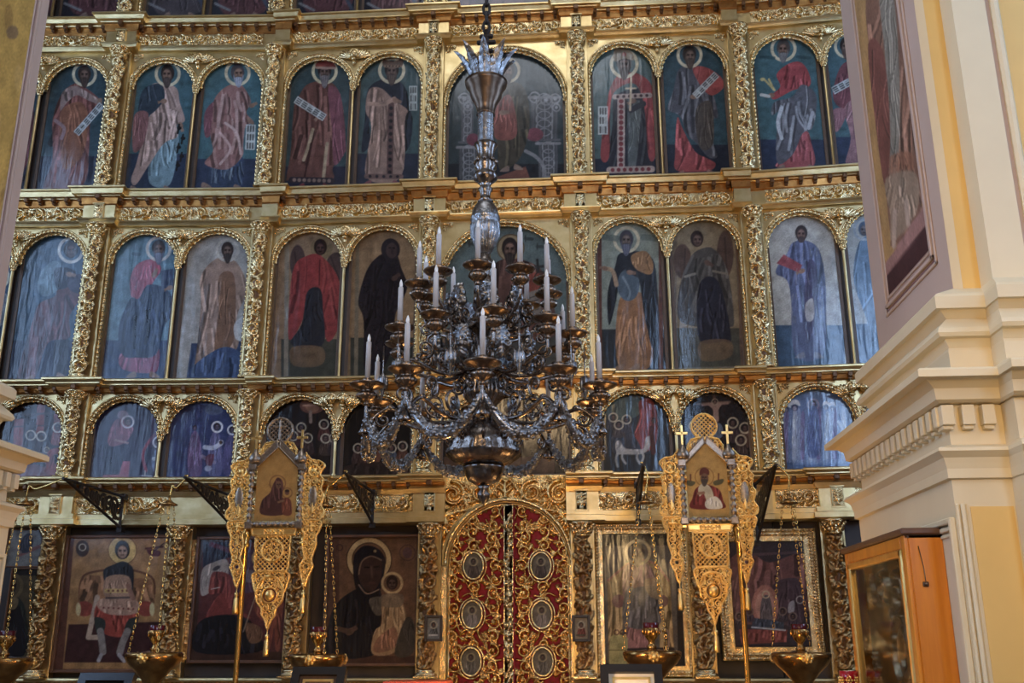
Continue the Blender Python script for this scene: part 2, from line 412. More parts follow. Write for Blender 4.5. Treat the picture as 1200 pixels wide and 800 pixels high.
        for sg in (-1, 1):
            s.S([(cx+t*1.3+sg*w*.16, cy-h*.1), (cx+t*1.3+sg*w*.5, cy-h*.08)], w*.14, dk, .9)
            s.E(cx+t*1.3+sg*w*.34, cy+h*.02, w*.13, h*.06, (22, 16, 16), .9)
            s.E(cx+t*1.2+sg*w*.42, cy+h*.26, w*.17, h*.12, lt, .5)
        s.S([(cx+t*1.4-w*.2, cy+h*.46), (cx+t*1.4+w*.2, cy+h*.46)], w*.13, dk, .9)
        if beard is not None:
            s.E(cx+t, cy+h*.72, w*.62, h*.26, beard)
            for q in (-.35, 0, .35): s.S([(cx+t+q*w, cy+h*.6), (cx+t*1.3+q*w*.7, cy+h*(.95+.6*bl))], w*.12, tuple(min(255, v*1.3+15) for v in beard), .6)
        return s
    def scroll(s, x0, y0, x1, y1, w, c=(178, 184, 182)):
        d = math.hypot(x1-x0, y1-y0); ux, uy = (x1-x0)/d, (y1-y0)/d
        s.P([(x0-uy*w/2, y0+ux*w/2), (x0+uy*w/2, y0-ux*w/2), (x1+uy*w/2, y1-ux*w/2), (x1-uy*w/2, y1+ux*w/2)], c, sm=0)
        n = max(2, int(d/(w*.85)))
        for k in range(n):
            for j in (-.27, 0, .27):
                t0 = (k+.22)/n*d; t1 = (k+.8)/n*d
                x, y = x0-uy*w*j, y0+ux*w*j
                s.S([(x+ux*t0, y+uy*t0), (x+ux*t1, y+uy*t1)], w*.17, (48, 46, 48), .75 if s.r.random() > .2 else .2)
        return s
    def hand(s, x, y, r, c=(140, 100, 78), a=0.0):
        s.E(x, y, r, r*.7, c, 1, a)
        for q in (-.5, -.15, .2): s.S([(x, y+q*r), (x+r*1.7*math.cos(a+q*.5), y+r*1.7*math.sin(a+q*.5))], r*.34, c)
        return s
    def feet(s, *xy, c=(140, 108, 92), r=16):
        for x, y, d in xy: s.P([(x-d*r*.5, y-r*.9), (x+d*r*.5, y-r*.6), (x+d*r*1.5, y+r*.2), (x+d*r*1.4, y+r*.5), (x-d*r*.6, y+r*.4)], c)
        return s
    def orn(s, pts, w, base, dot, step):
        s.S(pts, w, base, sm=0); p = np.asarray(pts, float)
        for a, b in zip(p[:-1], p[1:]):
            L = np.hypot(*(b-a)); n = max(1, int(L/step))
            for k in range(n):
                q = a+(b-a)*(k+.5)/n; s.E(q[0], q[1], w*.3, w*.3, dot)
        return s
    def wear(s, amt=.10):
        n = s.C.shape; low = s.r.normal(size=(n[0]//6+2, n[1]//6+2)); i = np.linspace(0, low.shape[0]-1.01, n[0]); j = np.linspace(0, low.shape[1]-1.01, n[1])
        I, J = i.astype(int), j.astype(int); fi, fj = (i-I)[:, None], (j-J)[None]
        a = low[I][:, J]*(1-fi)*(1-fj)+low[I+1][:, J]*fi*(1-fj)+low[I][:, J+1]*(1-fi)*fj+low[I+1][:, J+1]*fi*fj
        s.C = np.clip(s.C*(1+amt*(.7*a+.5*s.r.normal(size=n[:2])))[..., None], 0, 255); return s
def painted_panel(parent, sec, u0, u1, z0, z1, d, fn, off, seed=1, res=.0095, name='painted_panel', thick=.03, material='paint', shape=None, gain=None):
    """a board standing in the screen at depth d, painted by fn; off = thing's own (u, d, z)"""
    nu, nz = max(8, int((u1-u0)/res)), max(8, int((z1-z0)/res))
    U, Z = np.meshgrid(np.linspace(u0, u1, nu), np.linspace(z0, z1, nz), indexing='ij')
    X, Y = project(sec.placeA(U, d, Z)); pt = Paint(X, Y, seed); fn(pt); pt.wear()
    return board(parent, U-off[0], -(d-off[1]), Z-off[2], pt, thick, name, material, shape, gain)
def board(parent, U, y, Z, pt, thick, name, material, shape=None, gain=None):
    nu, nz = U.shape; mb = MB()
    mk = None
    if shape is not None:
        k = shape(U, Z); mk = k[:-1, :-1] | k[1:, 1:]
    mb.grid(np.stack([U, y+0*U, Z], -1), False, mask=mk); nf = mb.n
    if shape is None:
        mb.box(U.min(), U.max(), y+.002, y+thick, Z.min(), Z.max())
    me = mb.mesh(name, MT[material])
    at = me.color_attributes.new('paint', 'FLOAT_COLOR', 'POINT')
    C = np.full((mb.n, 4), 1.0); C[:, :3] = s2l((45, 30, 22)); C[:nf, :3] = np.clip(s2l(np.clip(desat(pt.C.reshape(-1, 3)), 0, 255))*(gain or GAIN), 0, .85)
    at.data.foreach_set('color', C.astype(np.float32).ravel())
    return obj(name, me, parent)
def T1(p): return p.T(3.333, 0, 0)
def T2(p): return p.T(3.333, 300, 0)
def T3(p): return p.T(3.333, 490, 0)
def T4(p): return p.T(3.333, 760, 0)
def T5(p): return p.T(3.076, 0, 220)
def T6(p): return p.T(3.076, 300, 220)
def T7(p): return p.T(3.076, 660, 220)
def T8(p): return p.T(3.076, 860, 220)
# ---- upper saints
def i_a(p):
    T1(p).fill((44, 68, 78)).below(620, (34, 38, 58)).P([(60, 420), (125, 380), (130, 560), (105, 640), (60, 700)], (110, 50, 50), folds=4).head(75, 330, 42, beard=(60, 50, 48))
def i_b(p):
    T1(p).fill((48, 74, 84)).below(610, (36, 42, 62)).S([(200, 560), (240, 480), (225, 620)], 26, (38, 40, 44))
    p.P([(255, 350), (300, 325), (345, 350), (385, 385), (400, 425), (355, 470), (348, 580), (325, 722), (185, 740), (172, 715), (205, 620), (205, 480), (225, 400)], (122, 62, 54), folds=9)
    p.P([(240, 430), (320, 400), (345, 480), (320, 610), (250, 660), (235, 540)], (140, 76, 48), folds=5)
    p.P([(245, 360), (290, 335), (330, 352), (380, 385), (400, 412), (345, 392), (300, 372), (262, 400), (235, 432)], (140, 108, 98), folds=3).S([(215, 470), (250, 500), (240, 540)], 14, (150, 110, 110))
    p.head(330, 290, 43, skin=(92, 64, 52), hair=(58, 42, 38), beard=(64, 48, 42)).hand(390, 395, 13, a=2).hand(300, 512, 13)
    p.scroll(398, 408, 298, 522, 27).feet((190, 742, -1), (305, 742, 1))
def i_c(p):
    T1(p).fill((54, 96, 108)).below(600, (42, 54, 80))
    p.P([(595, 600), (690, 520), (692, 600), (662, 722), (585, 715)], (104, 136, 148), folds=7)
    p.P([(590, 335), (640, 325), (690, 345), (702, 400), (722, 470), (690, 488), (692, 535), (640, 560), (575, 655), (530, 722), (512, 700), (535, 630), (572, 480), (600, 420)], (166, 128, 114), folds=10)
    p.P([(558, 352), (618, 325), (640, 345), (640, 390), (598, 440), (560, 455), (540, 432)], (48, 64, 82), folds=3).P([(525, 450), (580, 445), (560, 560), (520, 590)], (140, 84, 84), folds=4)
    p.head(655, 288, 45, skin=(112, 76, 58), beard=(70, 54, 50), turn=-.4)
    p.hand(640, 395, 13, a=3).hand(705, 490, 14, a=1.3)
    for k, (x, y) in enumerate(((700, 500), (715, 540), (698, 575), (710, 610), (695, 645))): p.S([(x, y-14), (x-6, y+20)], 7, (24, 22, 26)).E(x, y, 9, 7, (24, 22, 26))
    p.feet((520, 742, 1), (650, 742, 1), r=19)
def i_d(p):
    T1(p).fill((58, 104, 116)).below(620, (46, 58, 88))
    p.P([(830, 640), (945, 610), (945, 722), (900, 730), (820, 735)], (50, 66, 98), folds=6, fc=(130, 152, 170))
    p.P([(800, 440), (840, 400), (825, 520), (800, 530)], (130, 66, 78), folds=2)
    p.P([(880, 340), (930, 325), (962, 355), (980, 400), (962, 440), (992, 478), (960, 492), (950, 560), (945, 612), (885, 662), (800, 640), (832, 590), (822, 530), (832, 440), (838, 385)], (152, 96, 90), folds=11, fc=(196, 152, 142))
    p.S([(880, 480), (925, 520), (940, 600)], 10, (200, 160, 150)).S([(860, 520), (900, 580), (860, 640)], 10, (196, 150, 142))
    p.head(928, 285, 45, skin=(116, 80, 62), hair=(70, 62, 68), beard=(128, 136, 156), turn=.5).hand(985, 412, 12, a=-.4).hand(975, 470, 12, a=.9)
    p.scroll(980, 486, 976, 585, 38).feet((800, 730, 1), (925, 738, 1), r=20)
def i_e(p):
    T2(p).fill((50, 72, 76)).below(650, (38, 40, 60))
    p.P([(200, 330), (258, 315), (305, 330), (332, 385), (346, 480), (345, 590), (300, 655), (294, 702), (132, 705), (120, 690), (136, 590), (148, 420), (170, 370)], (106, 60, 50), folds=10)
    p.P([(282, 345), (330, 370), (350, 560), (345, 600), (305, 642), (296, 500)], (124, 62, 74), folds=4)
    p.S([(222, 505), (205, 570), (186, 625)], 12, (168, 138, 100)).S([(278, 560), (270, 630), (264, 690)], 13, (168, 138, 100)).S([(215, 560), (190, 690)], 7, (66, 36, 34))
    p.orn([(140, 702), (295, 706)], 24, (52, 42, 50), (130, 100, 86), 18)
    p.head(268, 278, 45, halo=(190, 176, 130), skin=(92, 66, 56), beard=(104, 96, 98), bl=1.4).P([(235, 262), (245, 238), (275, 230), (302, 245), (308, 266)], (142, 48, 42)).S([(236, 264), (308, 266)], 9, (160, 120, 100))
    p.hand(250, 455, 14, a=2.6).scroll(155, 388, 268, 460, 30).feet((180, 728, -1), (270, 728, 1), c=(130, 50, 52), r=14)
def i_f(p):
    T2(p).fill((60, 86, 88)).below(600, (42, 46, 66))
    p.P([(440, 345), (520, 305), (582, 340), (602, 430), (612, 470), (602, 560), (570, 590), (560, 420), (450, 370), (440, 440), (445, 560), (412, 590), (425, 470)], (38, 42, 56), folds=6)
    p.P([(442, 350), (490, 345), (540, 392), (592, 430), (582, 472), (566, 692), (430, 692), (452, 500), (428, 432)], (152, 112, 94), folds=9)
    p.orn([(528, 410), (522, 685)], 24, (96, 62, 58), (40, 30, 36), 24).orn([(432, 688), (566, 690)], 20, (120, 84, 76), (44, 36, 44), 24)
    p.S([(440, 405), (500, 405), (540, 385)], 16, (170, 126, 104)).hand(545, 392, 13, a=.4)
    p.head(530, 275, 47, skin=(90, 64, 54), beard=(80, 62, 54)).P([(502, 262), (498, 232), (535, 240), (572, 232), (566, 262)], (112, 82, 66)).orn([(503, 258), (566, 258)], 9, (140, 104, 76), (60, 40, 40), 12)
    p.scroll(614, 335, 614, 432, 32, (160, 168, 162)).feet((440, 718, -1), (545, 718, 1), c=(140, 72, 78), r=16)
def i_g(p):
    T3(p).fill((48, 62, 68)).below(640, (34, 36, 46)); g = (126, 126, 132); gd = (88, 88, 96)
    for x0, x1, y0, y1 in ((160, 235, 575, 722), (470, 545, 560, 712), (168, 215, 380, 560), (440, 545, 380, 550)):
        p.P([(x0, y0), (x1, y0), (x1, y1), (x0, y1)], (72, 74, 80), sm=0)
        for k in range(7):
            x = x0+(x1-x0)*(k+.5)/7; p.S([(x, y0), (x+3, (y0+y1)/2), (x-2, y1)], 3.5, g if k % 2 else gd)
        for k in range(5): p.R((x0+x1)/2, y0+(k+.5)*(y1-y0)/5, (x1-x0)*.3, 4, g)
        p.S([(x0-8, y0), (x1+8, y0)], 11, g).S([(x0-8, y1-4), (x1+8, y1-4)], 9, gd)
    for x, y, r in ((180, 385, 20), (195, 415, 16), (455, 380, 20), (500, 390, 20), (535, 385, 18), (540, 420, 14)): p.R(x, y, r, 6, g).E(x, y, r*.4, r*.4, (140, 140, 146))
    p.S([(420, 590), (460, 612), (490, 650), (495, 690)], 14, g).E(455, 525, 34, 26, (132, 56, 72)).E(215, 545, 26, 24, (120, 48, 66))
    p.P([(310, 690), (420, 650), (446, 722), (300, 722)], (126, 66, 52), sm=0)
    p.P([(372, 318), (420, 355), (436, 480), (402, 610), (335, 668), (312, 640), (306, 545), (250, 520), (260, 420), (320, 345)], (70, 60, 46), folds=9, fc=(130, 112, 74))
    p.P([(300, 430), (345, 370), (372, 400), (384, 530), (310, 545), (295, 500)], (140, 62, 52), folds=6).hand(330, 440, 14)
    p.head(350, 275, 44, halo=(180, 160, 120), skin=(104, 72, 56), beard=(60, 44, 40)).feet((345, 662, -1), (385, 655, 1))
def i_h(p):
    T3(p).fill((72, 98, 98)).below(620, (38, 42, 62))
    p.P([(770, 375), (880, 345), (912, 400), (908, 662), (752, 662), (760, 480)], (46, 44, 54), folds=7, fc=(96, 104, 104))
    p.P([(830, 430), (870, 410), (850, 650), (820, 650)], (104, 112, 106), .7, folds=4)
    p.P([(790, 290), (852, 285), (905, 322), (922, 390), (928, 600), (900, 612), (884, 420), (850, 330), (790, 340), (752, 400), (746, 612), (712, 606), (738, 400), (758, 325)], (156, 52, 52), folds=8)
    p.orn([(793, 385), (792, 655)], 30, (172, 142, 128), (130, 44, 48), 20).orn([(768, 378), (905, 372)], 20, (168, 138, 124), (70, 40, 44), 22).orn([(748, 664), (912, 660)], 26, (168, 138, 124), (130, 44, 48), 22)
    p.hand(840, 395, 13, a=2.8).S([(880, 405), (830, 430)], 22, (52, 50, 58)).S([(832, 300), (828, 430)], 8, (190, 160, 120)).S([(812, 345), (850, 345)], 7, (190, 160, 120))
    p.head(805, 250, 50, skin=(84, 60, 52), beard=(66, 50, 46)).P([(768, 240), (765, 200), (800, 190), (835, 205), (842, 235), (805, 228)], (140, 118, 90)).E(805, 212, 8, 8, (150, 60, 56))
    p.scroll(722, 415, 722, 525, 38, (176, 182, 178)).feet((775, 690, -1), (870, 690, 1), c=(70, 46, 48))
def i_i(p):
    T4(p).fill((46, 78, 90)).below(565, (36, 42, 58))
    p.P([(112, 460), (132, 500), (180, 590), (232, 620), (262, 640), (235, 666), (112, 666), (104, 600)], (168, 58, 58), folds=8)
    p.P([(118, 272), (170, 250), (222, 268), (242, 330), (272, 450), (242, 470), (252, 560), (268, 612), (232, 612), (190, 562), (150, 522), (122, 452), (76, 425), (98, 350)], (76, 76, 86), folds=9, fc=(150, 150, 156))
    p.P([(185, 430), (245, 400), (252, 560), (200, 575)], (80, 70, 62), folds=5)
    p.P([(172, 270), (222, 262), (282, 300), (294, 340), (252, 372), (215, 350)], (172, 64, 60), folds=3)
    p.head(160, 215, 45, halo=(196, 178, 136), skin=(96, 70, 56), hair=(52, 40, 36), beard=(76, 58, 48), turn=.3).hand(175, 378, 13, a=0).scroll(180, 376, 266, 290, 28).feet((128, 682, -1), (240, 678, 1), c=(150, 96, 80), r=18)
def i_j(p):
    T4(p).fill((60, 102, 112)).below(545, (46, 58, 88))
    p.P([(540, 600), (612, 512), (636, 560), (642, 650), (500, 652)], (176, 72, 76), folds=7)
    p.P([(545, 250), (592, 242), (624, 280), (630, 335), (565, 352), (495, 388), (480, 372), (515, 338), (500, 290)], (174, 58, 62), folds=5)
    p.P([(600, 330), (652, 365), (655, 430), (640, 500), (602, 520), (565, 600), (505, 640), (500, 520), (522, 430), (482, 450), (490, 400), (560, 378)], (88, 88, 98), folds=8, fc=(176, 182, 190))
    p.S([(520, 420), (505, 480), (520, 540)], 14, (182, 188, 196)).S([(640, 440), (625, 500)], 14, (172, 178, 190))
    p.head(527, 190, 45, skin=(102, 72, 58), hair=(80, 70, 68), beard=(104, 102, 104), turn=-.2).hand(480, 372, 13, a=3)
    p.S([(450, 308), (492, 352)], 8, (180, 160, 90)).S([(470, 310), (490, 350)], 8, (180, 160, 90)).E(445, 310, 9, 7, (190, 170, 100)).S([(440, 370), (470, 376)], 12, (190, 190, 186)).feet((520, 660, -1), (635, 660, 1), r=19)
    for x in (440, 580): p.S([(x, 222), (x+50, 226)], 12, (42, 74, 84), .7)
def i_k(p):
    T4(p).fill((60, 98, 108)).below(535, (48, 60, 90)).P([(745, 270), (790, 235), (850, 250), (860, 420), (770, 430), (720, 380)], (122, 58, 66), folds=5)
    p.P([(765, 420), (830, 380), (860, 420), (840, 610), (770, 642), (790, 540)], (156, 100, 104), folds=6).P([(720, 430), (775, 430), (750, 500), (725, 510)], (150, 90, 96), folds=3)
    p.head(772, 180, 42, skin=(102, 72, 58), beard=(84, 60, 52)).scroll(720, 355, 812, 305, 30).feet((780, 655, -1), r=18)
# ---- lower saints
def i2_a(p):
    T5(p).fill((40, 70, 96)).below(550, (34, 46, 74)).P([(-20, 400), (20, 380), (40, 430), (25, 480), (-20, 500)], (120, 124, 130), folds=3).head(-12, 320, 42)
def i2_b(p):
    T5(p).fill((54, 84, 108)).below(550, (36, 46, 74)).P([(200, 530), (245, 520), (235, 690), (195, 690)], (44, 46, 56), folds=3)
    p.P([(212, 350), (290, 330), (302, 380), (252, 460), (250, 540), (172, 560), (122, 690), (60, 692), (112, 500), (140, 420), (198, 390)], (96, 50, 52), folds=9)
    p.P([(150, 300), (192, 264), (222, 282), (216, 358), (162, 392), (134, 358)], (86, 116, 130), folds=3).P([(200, 290), (272, 300), (252, 352), (205, 362)], (38, 42, 56), folds=2)
    p.P([(245, 330), (290, 310), (315, 350), (285, 380), (250, 365)], (52, 44, 66)).head(255, 225, 42, halo=(190, 182, 170), skin=(84, 58, 52), turn=.2).hand(250, 312, 13, a=.3).feet((110, 690, -1), (215, 680, 1))
def i2_c(p):
    T5(p).fill((82, 124, 146)).below(550, (40, 62, 108))
    p.P([(442, 590), (560, 555), (572, 640), (545, 668), (440, 652)], (152, 66, 96), folds=6)
    p.P([(490, 280), (545, 258), (582, 290), (552, 340), (532, 392), (480, 402), (468, 340)], (172, 62, 84), folds=4)
    p.P([(532, 350), (592, 360), (622, 400), (618, 460), (592, 500), (562, 600), (492, 612), (440, 600), (428, 505), (470, 400), (500, 400)], (36, 54, 86), folds=9)
    p.P([(580, 298), (624, 292), (626, 362), (582, 368)], (48, 62, 98), sm=0).head(572, 220, 41, halo=(192, 184, 176), skin=(96, 70, 62), hair=(70, 62, 66), beard=(92, 100, 124), bl=1.3).hand(556, 312, 13, a=-1).hand(612, 360, 12, a=2.8).feet((480, 676, -1), (550, 676, 1))
    for x in (480, 625): p.S([(x, 238), (x+22, 240)], 12, (46, 74, 92), .7)
def i2_d(p):
    T5(p).fill((156, 150, 142)).P([(690, 560), (800, 560), (930, 545), (930, 700), (670, 700)], (46, 62, 102), sm=0)
    p.P([(740, 290), (790, 252), (852, 268), (892, 350), (880, 400), (852, 470), (860, 560), (830, 600), (762, 600), (700, 690), (712, 560), (725, 400), (720, 340)], (152, 116, 96), folds=8)
    p.P([(790, 320), (840, 310), (850, 420), (838, 560), (775, 600), (785, 450)], (126, 84, 58), folds=4).P([(700, 640), (800, 575), (870, 600), (880, 690), (690, 690)], (56, 78, 124), folds=5)
    p.head(820, 225, 38, halo=(176, 166, 152), skin=(92, 68, 58), hair=(60, 46, 44), beard=(58, 48, 46))
    p.P([(845, 490), (890, 460), (885, 540), (850, 545)], (190, 190, 190), .8)
def i2_e(p):
    T6(p).fill((142, 106, 70)).P([(90, 545), (330, 545), (330, 700), (90, 700)], (62, 60, 46), sm=0).E(236, 218, 40, 40, (120, 96, 58), .8)
    p.S([(108, 690), (112, 160)], 16, (132, 116, 92)).S([(100, 685), (320, 682)], 10, (120, 104, 80))
    p.E(150, 268, 28, 62, (78, 54, 48)).E(290, 285, 38, 52, (76, 52, 48)).S([(270, 250), (300, 330)], 5, (60, 40, 38)).S([(140, 230), (150, 320)], 5, (60, 40, 38))
    p.P([(172, 250), (232, 243), (300, 335), (304, 480), (255, 552), (226, 372), (185, 380), (166, 480), (118, 545), (124, 360), (140, 280)], (156, 42, 40), folds=7, fc=(176, 60, 52))
    p.P([(185, 375), (232, 365), (242, 450), (246, 556), (190, 576), (124, 560), (165, 490)], (38, 38, 46), folds=5).P([(130, 575), (238, 575), (236, 638), (135, 640)], (122, 82, 46), .8)
    p.S([(230, 260), (228, 350)], 4, (90, 26, 28)).head(232, 216, 40, halo=None, skin=(66, 38, 32), hair=(40, 22, 20))
def i2_f(p):
    T6(p).fill((146, 106, 64)).P([(340, 540), (600, 540), (600, 700), (340, 700)], (58, 56, 44), sm=0).S([(360, 690), (366, 180)], 14, (122, 100, 70)).S([(590, 690), (588, 200)], 14, (110, 84, 62))
    p.P([(470, 235), (505, 235), (524, 290), (546, 350), (530, 400), (502, 460), (497, 560), (445, 672), (392, 668), (388, 480), (368, 410), (398, 300), (436, 250)], (40, 31, 36), folds=6, fc=(54, 42, 46))
    p.E(485, 222, 34, 40, (44, 34, 38)).E(489, 226, 20, 28, (70, 48, 46)).S([(489, 222), (491, 236)], 4, (52, 34, 34)).S([(480, 216), (485, 217)], 4, (30, 22, 24)).S([(494, 216), (499, 217)], 4, (30, 22, 24)).hand(500, 325, 13, (84, 56, 46), a=-.6)
def i2_g(p):
    p.T(3.2, 400, 170).fill((88, 108, 108)).E(635, 385, 50, 50, (146, 120, 78)).R(635, 385, 50, 5, (96, 76, 52)).below(700, (60, 60, 58))
    p.P([(560, 470), (600, 430), (680, 430), (760, 480), (800, 620), (790, 720), (540, 720), (540, 560)], (96, 58, 48), folds=10)
    p.P([(690, 500), (740, 480), (760, 560), (720, 620), (690, 560)], (150, 60, 44), folds=3).P([(640, 570), (740, 540), (752, 630), (650, 650)], (126, 112, 100), sm=0)
    for k in range(4): p.S([(655, 588+k*15), (740, 562+k*17)], 4, (60, 52, 50))
    p.P([(540, 560), (480, 640), (500, 740), (560, 740)], (70, 40, 36), folds=3)
    p.head(632, 388, 52, halo=None, skin=(92, 62, 48), hair=(44, 32, 30), beard=(50, 38, 34)).hand(690, 500, 16, a=-1.2)
    for x, y in ((690, 350), (735, 380), (760, 350), (480, 370)): p.S([(x, y), (x+26, y+2)], 12, (56, 66, 68), .8).S([(x, y+10), (x, y-10)], 5, (56, 66, 68))
    p.S([(720, 460), (780, 450)], 10, (60, 60, 60)).S([(735, 430), (738, 470)], 10, (50, 50, 50)).R(750, 500, 26, 4, (52, 50, 50))
def i2_h(p):
    T7(p).fill((126, 136, 120)).below(510, (40, 42, 46)).S([(128, 660), (126, 120)], 24, (104, 54, 42)).S([(352, 660), (352, 150)], 16, (110, 60, 46))
    p.P([(202, 405), (280, 378), (312, 460), (316, 640), (200, 642)], (154, 94, 48), folds=8)
    p.P([(200, 240), (240, 228), (300, 238), (334, 300), (345, 565), (318, 570), (290, 440), (272, 330), (240, 300), (205, 330), (188, 420), (165, 495), (160, 380), (188, 280)], (40, 42, 50), folds=6)
    p.P([(245, 245), (297, 228), (324, 272), (315, 312), (262, 292)], (158, 106, 58), folds=3).E(235, 350, 40, 58, (74, 90, 104)).S([(215, 320), (240, 370), (235, 400)], 8, (110, 126, 136)).S([(235, 295), (290, 325)], 18, (48, 48, 54))
    p.head(228, 187, 43, halo=(196, 180, 140), skin=(88, 70, 62), hair=(62, 56, 66), beard=(78, 80, 98), turn=-.1, bl=1.2)
    p.S([(148, 290), (178, 300), (192, 350)], 15, (168, 130, 92)).hand(150, 290, 11, a=3.4).hand(240, 305, 12, a=.2).feet((205, 650, -1), (265, 648, -1), c=(150, 108, 76))
    for x in (150, 290): p.S([(x, 178), (x+44, 182)], 22, (92, 106, 98), .8)
def i2_i(p):
    T7(p).fill((136, 112, 76)).P([(400, 505), (640, 505), (650, 680), (400, 680)], (78, 74, 58), sm=0).S([(398, 660), (402, 140)], 18, (116, 92, 64)).S([(648, 650), (628, 130)], 16, (120, 84, 62)).S([(400, 656), (650, 648)], 12, (124, 108, 82))
    p.E(430, 265, 33, 62, (90, 62, 48)).E(584, 238, 30, 84, (92, 64, 50)).S([(440, 220), (436, 310)], 5, (66, 46, 40)).S([(582, 180), (590, 300)], 5, (66, 46, 40))
    p.P([(480, 228), (540, 218), (592, 300), (616, 470), (600, 502), (545, 480), (500, 502), (415, 470), (424, 340), (450, 268)], (76, 70, 64), folds=9)
    p.P([(490, 350), (560, 338), (606, 540), (572, 552), (490, 546)], (42, 42, 56), folds=5).S([(440, 320), (475, 310)], 9, (130, 120, 104)).S([(540, 300), (590, 310)], 8, (120, 108, 90))
    p.P([(495, 555), (600, 550), (602, 610), (500, 622)], (126, 88, 52), .7).head(482, 186, 40, halo=None, skin=(88, 62, 52), hair=(52, 36, 32), turn=.3).hand(520, 270, 13, (100, 70, 56), a=.6)
def i2_j(p):
    T8(p).fill((172, 170, 162)).P([(120, 495), (400, 495), (400, 660), (120, 660)], (58, 90, 126), sm=0)
    p.P([(210, 200), (250, 188), (302, 215), (326, 300), (332, 420), (322, 602), (220, 602), (206, 400), (190, 332), (154, 312), (156, 285), (192, 235)], (84, 96, 140), folds=10)
    p.P([(270, 260), (300, 300), (290, 480), (262, 560), (255, 380)], (66, 58, 96), .8, folds=3).P([(180, 240), (246, 278), (236, 306), (154, 272)], (164, 64, 74), sm=0).hand(245, 300, 12, a=2.8)
    p.head(243, 165, 38, halo=None, skin=(104, 74, 66), hair=(60, 48, 50), beard=(70, 56, 58), bl=.3).P([(258, 420), (285, 400), (288, 470), (262, 478)], (196, 194, 188), .8).feet((245, 606, -1), (300, 606, 1), c=(110, 110, 130))
    for k in range(26):
        x, y = p.r.uniform(130, 390), p.r.uniform(110, 480); p.S([(x, y), (x+p.r.uniform(-8, 8), y+p.r.uniform(20, 60))], 3, (140, 138, 132), .5)
def i2_k(p):
    T8(p).fill((166, 166, 160)).below(490, (60, 92, 130)).P([(450, 200), (500, 175), (560, 220), (570, 600), (500, 610), (480, 480), (432, 335)], (92, 126, 160), folds=6)
    p.head(470, 150, 36, halo=(150, 160, 170), skin=(92, 80, 84), hair=(70, 90, 120))
# ---- feast scenes
def crowd(p, pts, r, cols, halo=(190, 180, 160), body=2.6):
    for k, (x, y) in enumerate(pts):
        c = cols[k % len(cols)]; p.P([(x-r*.9, y+r*.8), (x+r*.9, y+r*.8), (x+r*1.3, y+r*(1+body)), (x-r*1.3, y+r*(1+body))], c, folds=4)
    for k, (x, y) in enumerate(pts): p.head(x, y, r, halo=halo, skin=(86, 58, 50), hair=(44, 34, 36), hw=.3)
def f_a(p):
    p.T(4.446, 0, 430).fill((48, 32, 34)).below(520, (122, 46, 42))
    for x0, x1, y0, y1 in ((75, 125, 270, 420), (195, 235, 190, 345), (285, 330, 180, 335)): p.P([(x0, y0), (x1, y0), (x1-8, y1), (x0-8, y1)], (148, 50, 44), sm=0, folds=2)
    p.S([(120, 250), (390, 230)], 10, (74, 50, 50)).S([(70, 310), (390, 300)], 6, (64, 44, 46))
    crowd(p, [(160, 355), (215, 360), (300, 315)], 24, [(52, 44, 46), (60, 40, 40), (130, 50, 44)]); p.head(243, 432, 14)
    p.P([(250, 440), (335, 430), (350, 540), (250, 560)], (142, 46, 40), folds=4).P([(282, 455), (340, 455), (340, 500), (312, 520), (285, 500)], (30, 28, 32), sm=0).E(350, 380, 40, 30, (110, 40, 44)).E(170, 540, 60, 34, (110, 42, 44))
def f_b(p):
    p.T(4.446, 0, 430).fill((48, 46, 78)).below(570, (90, 46, 66)); p.E(640, 250, 30, 24, (150, 120, 140))
    p.P([(560, 560), (540, 420), (600, 400), (640, 460), (640, 550)], (40, 42, 70), folds=5).P([(565, 350), (610, 270), (690, 310), (680, 360), (640, 400), (570, 410)], (136, 66, 84), folds=5).S([(600, 380), (665, 395)], 12, (160, 110, 110))
    p.P([(640, 490), (678, 490), (670, 575), (615, 575)], (164, 56, 78), sm=0).S([(545, 572), (640, 570)], 22, (160, 70, 80)).S([(760, 540), (745, 450), (790, 370), (840, 330)], 16, (158, 54, 78)).P([(790, 250), (830, 250), (825, 400), (780, 420)], (92, 60, 100), .7, sm=0)
    p.P([(810, 430), (860, 400), (892, 470), (880, 580), (820, 580), (790, 500)], (84, 100, 146), folds=6).S([(800, 478), (862, 468)], 18, (168, 176, 190)).head(665, 285, 30, halo=(200, 190, 196), skin=(100, 70, 70), turn=.4).head(826, 392, 28, halo=(200, 194, 206), skin=(104, 84, 96), turn=-.4)
    p.S([(755, 540), (755, 565)], 6, (190, 190, 200)).S([(740, 565), (790, 568)], 5, (190, 190, 200))
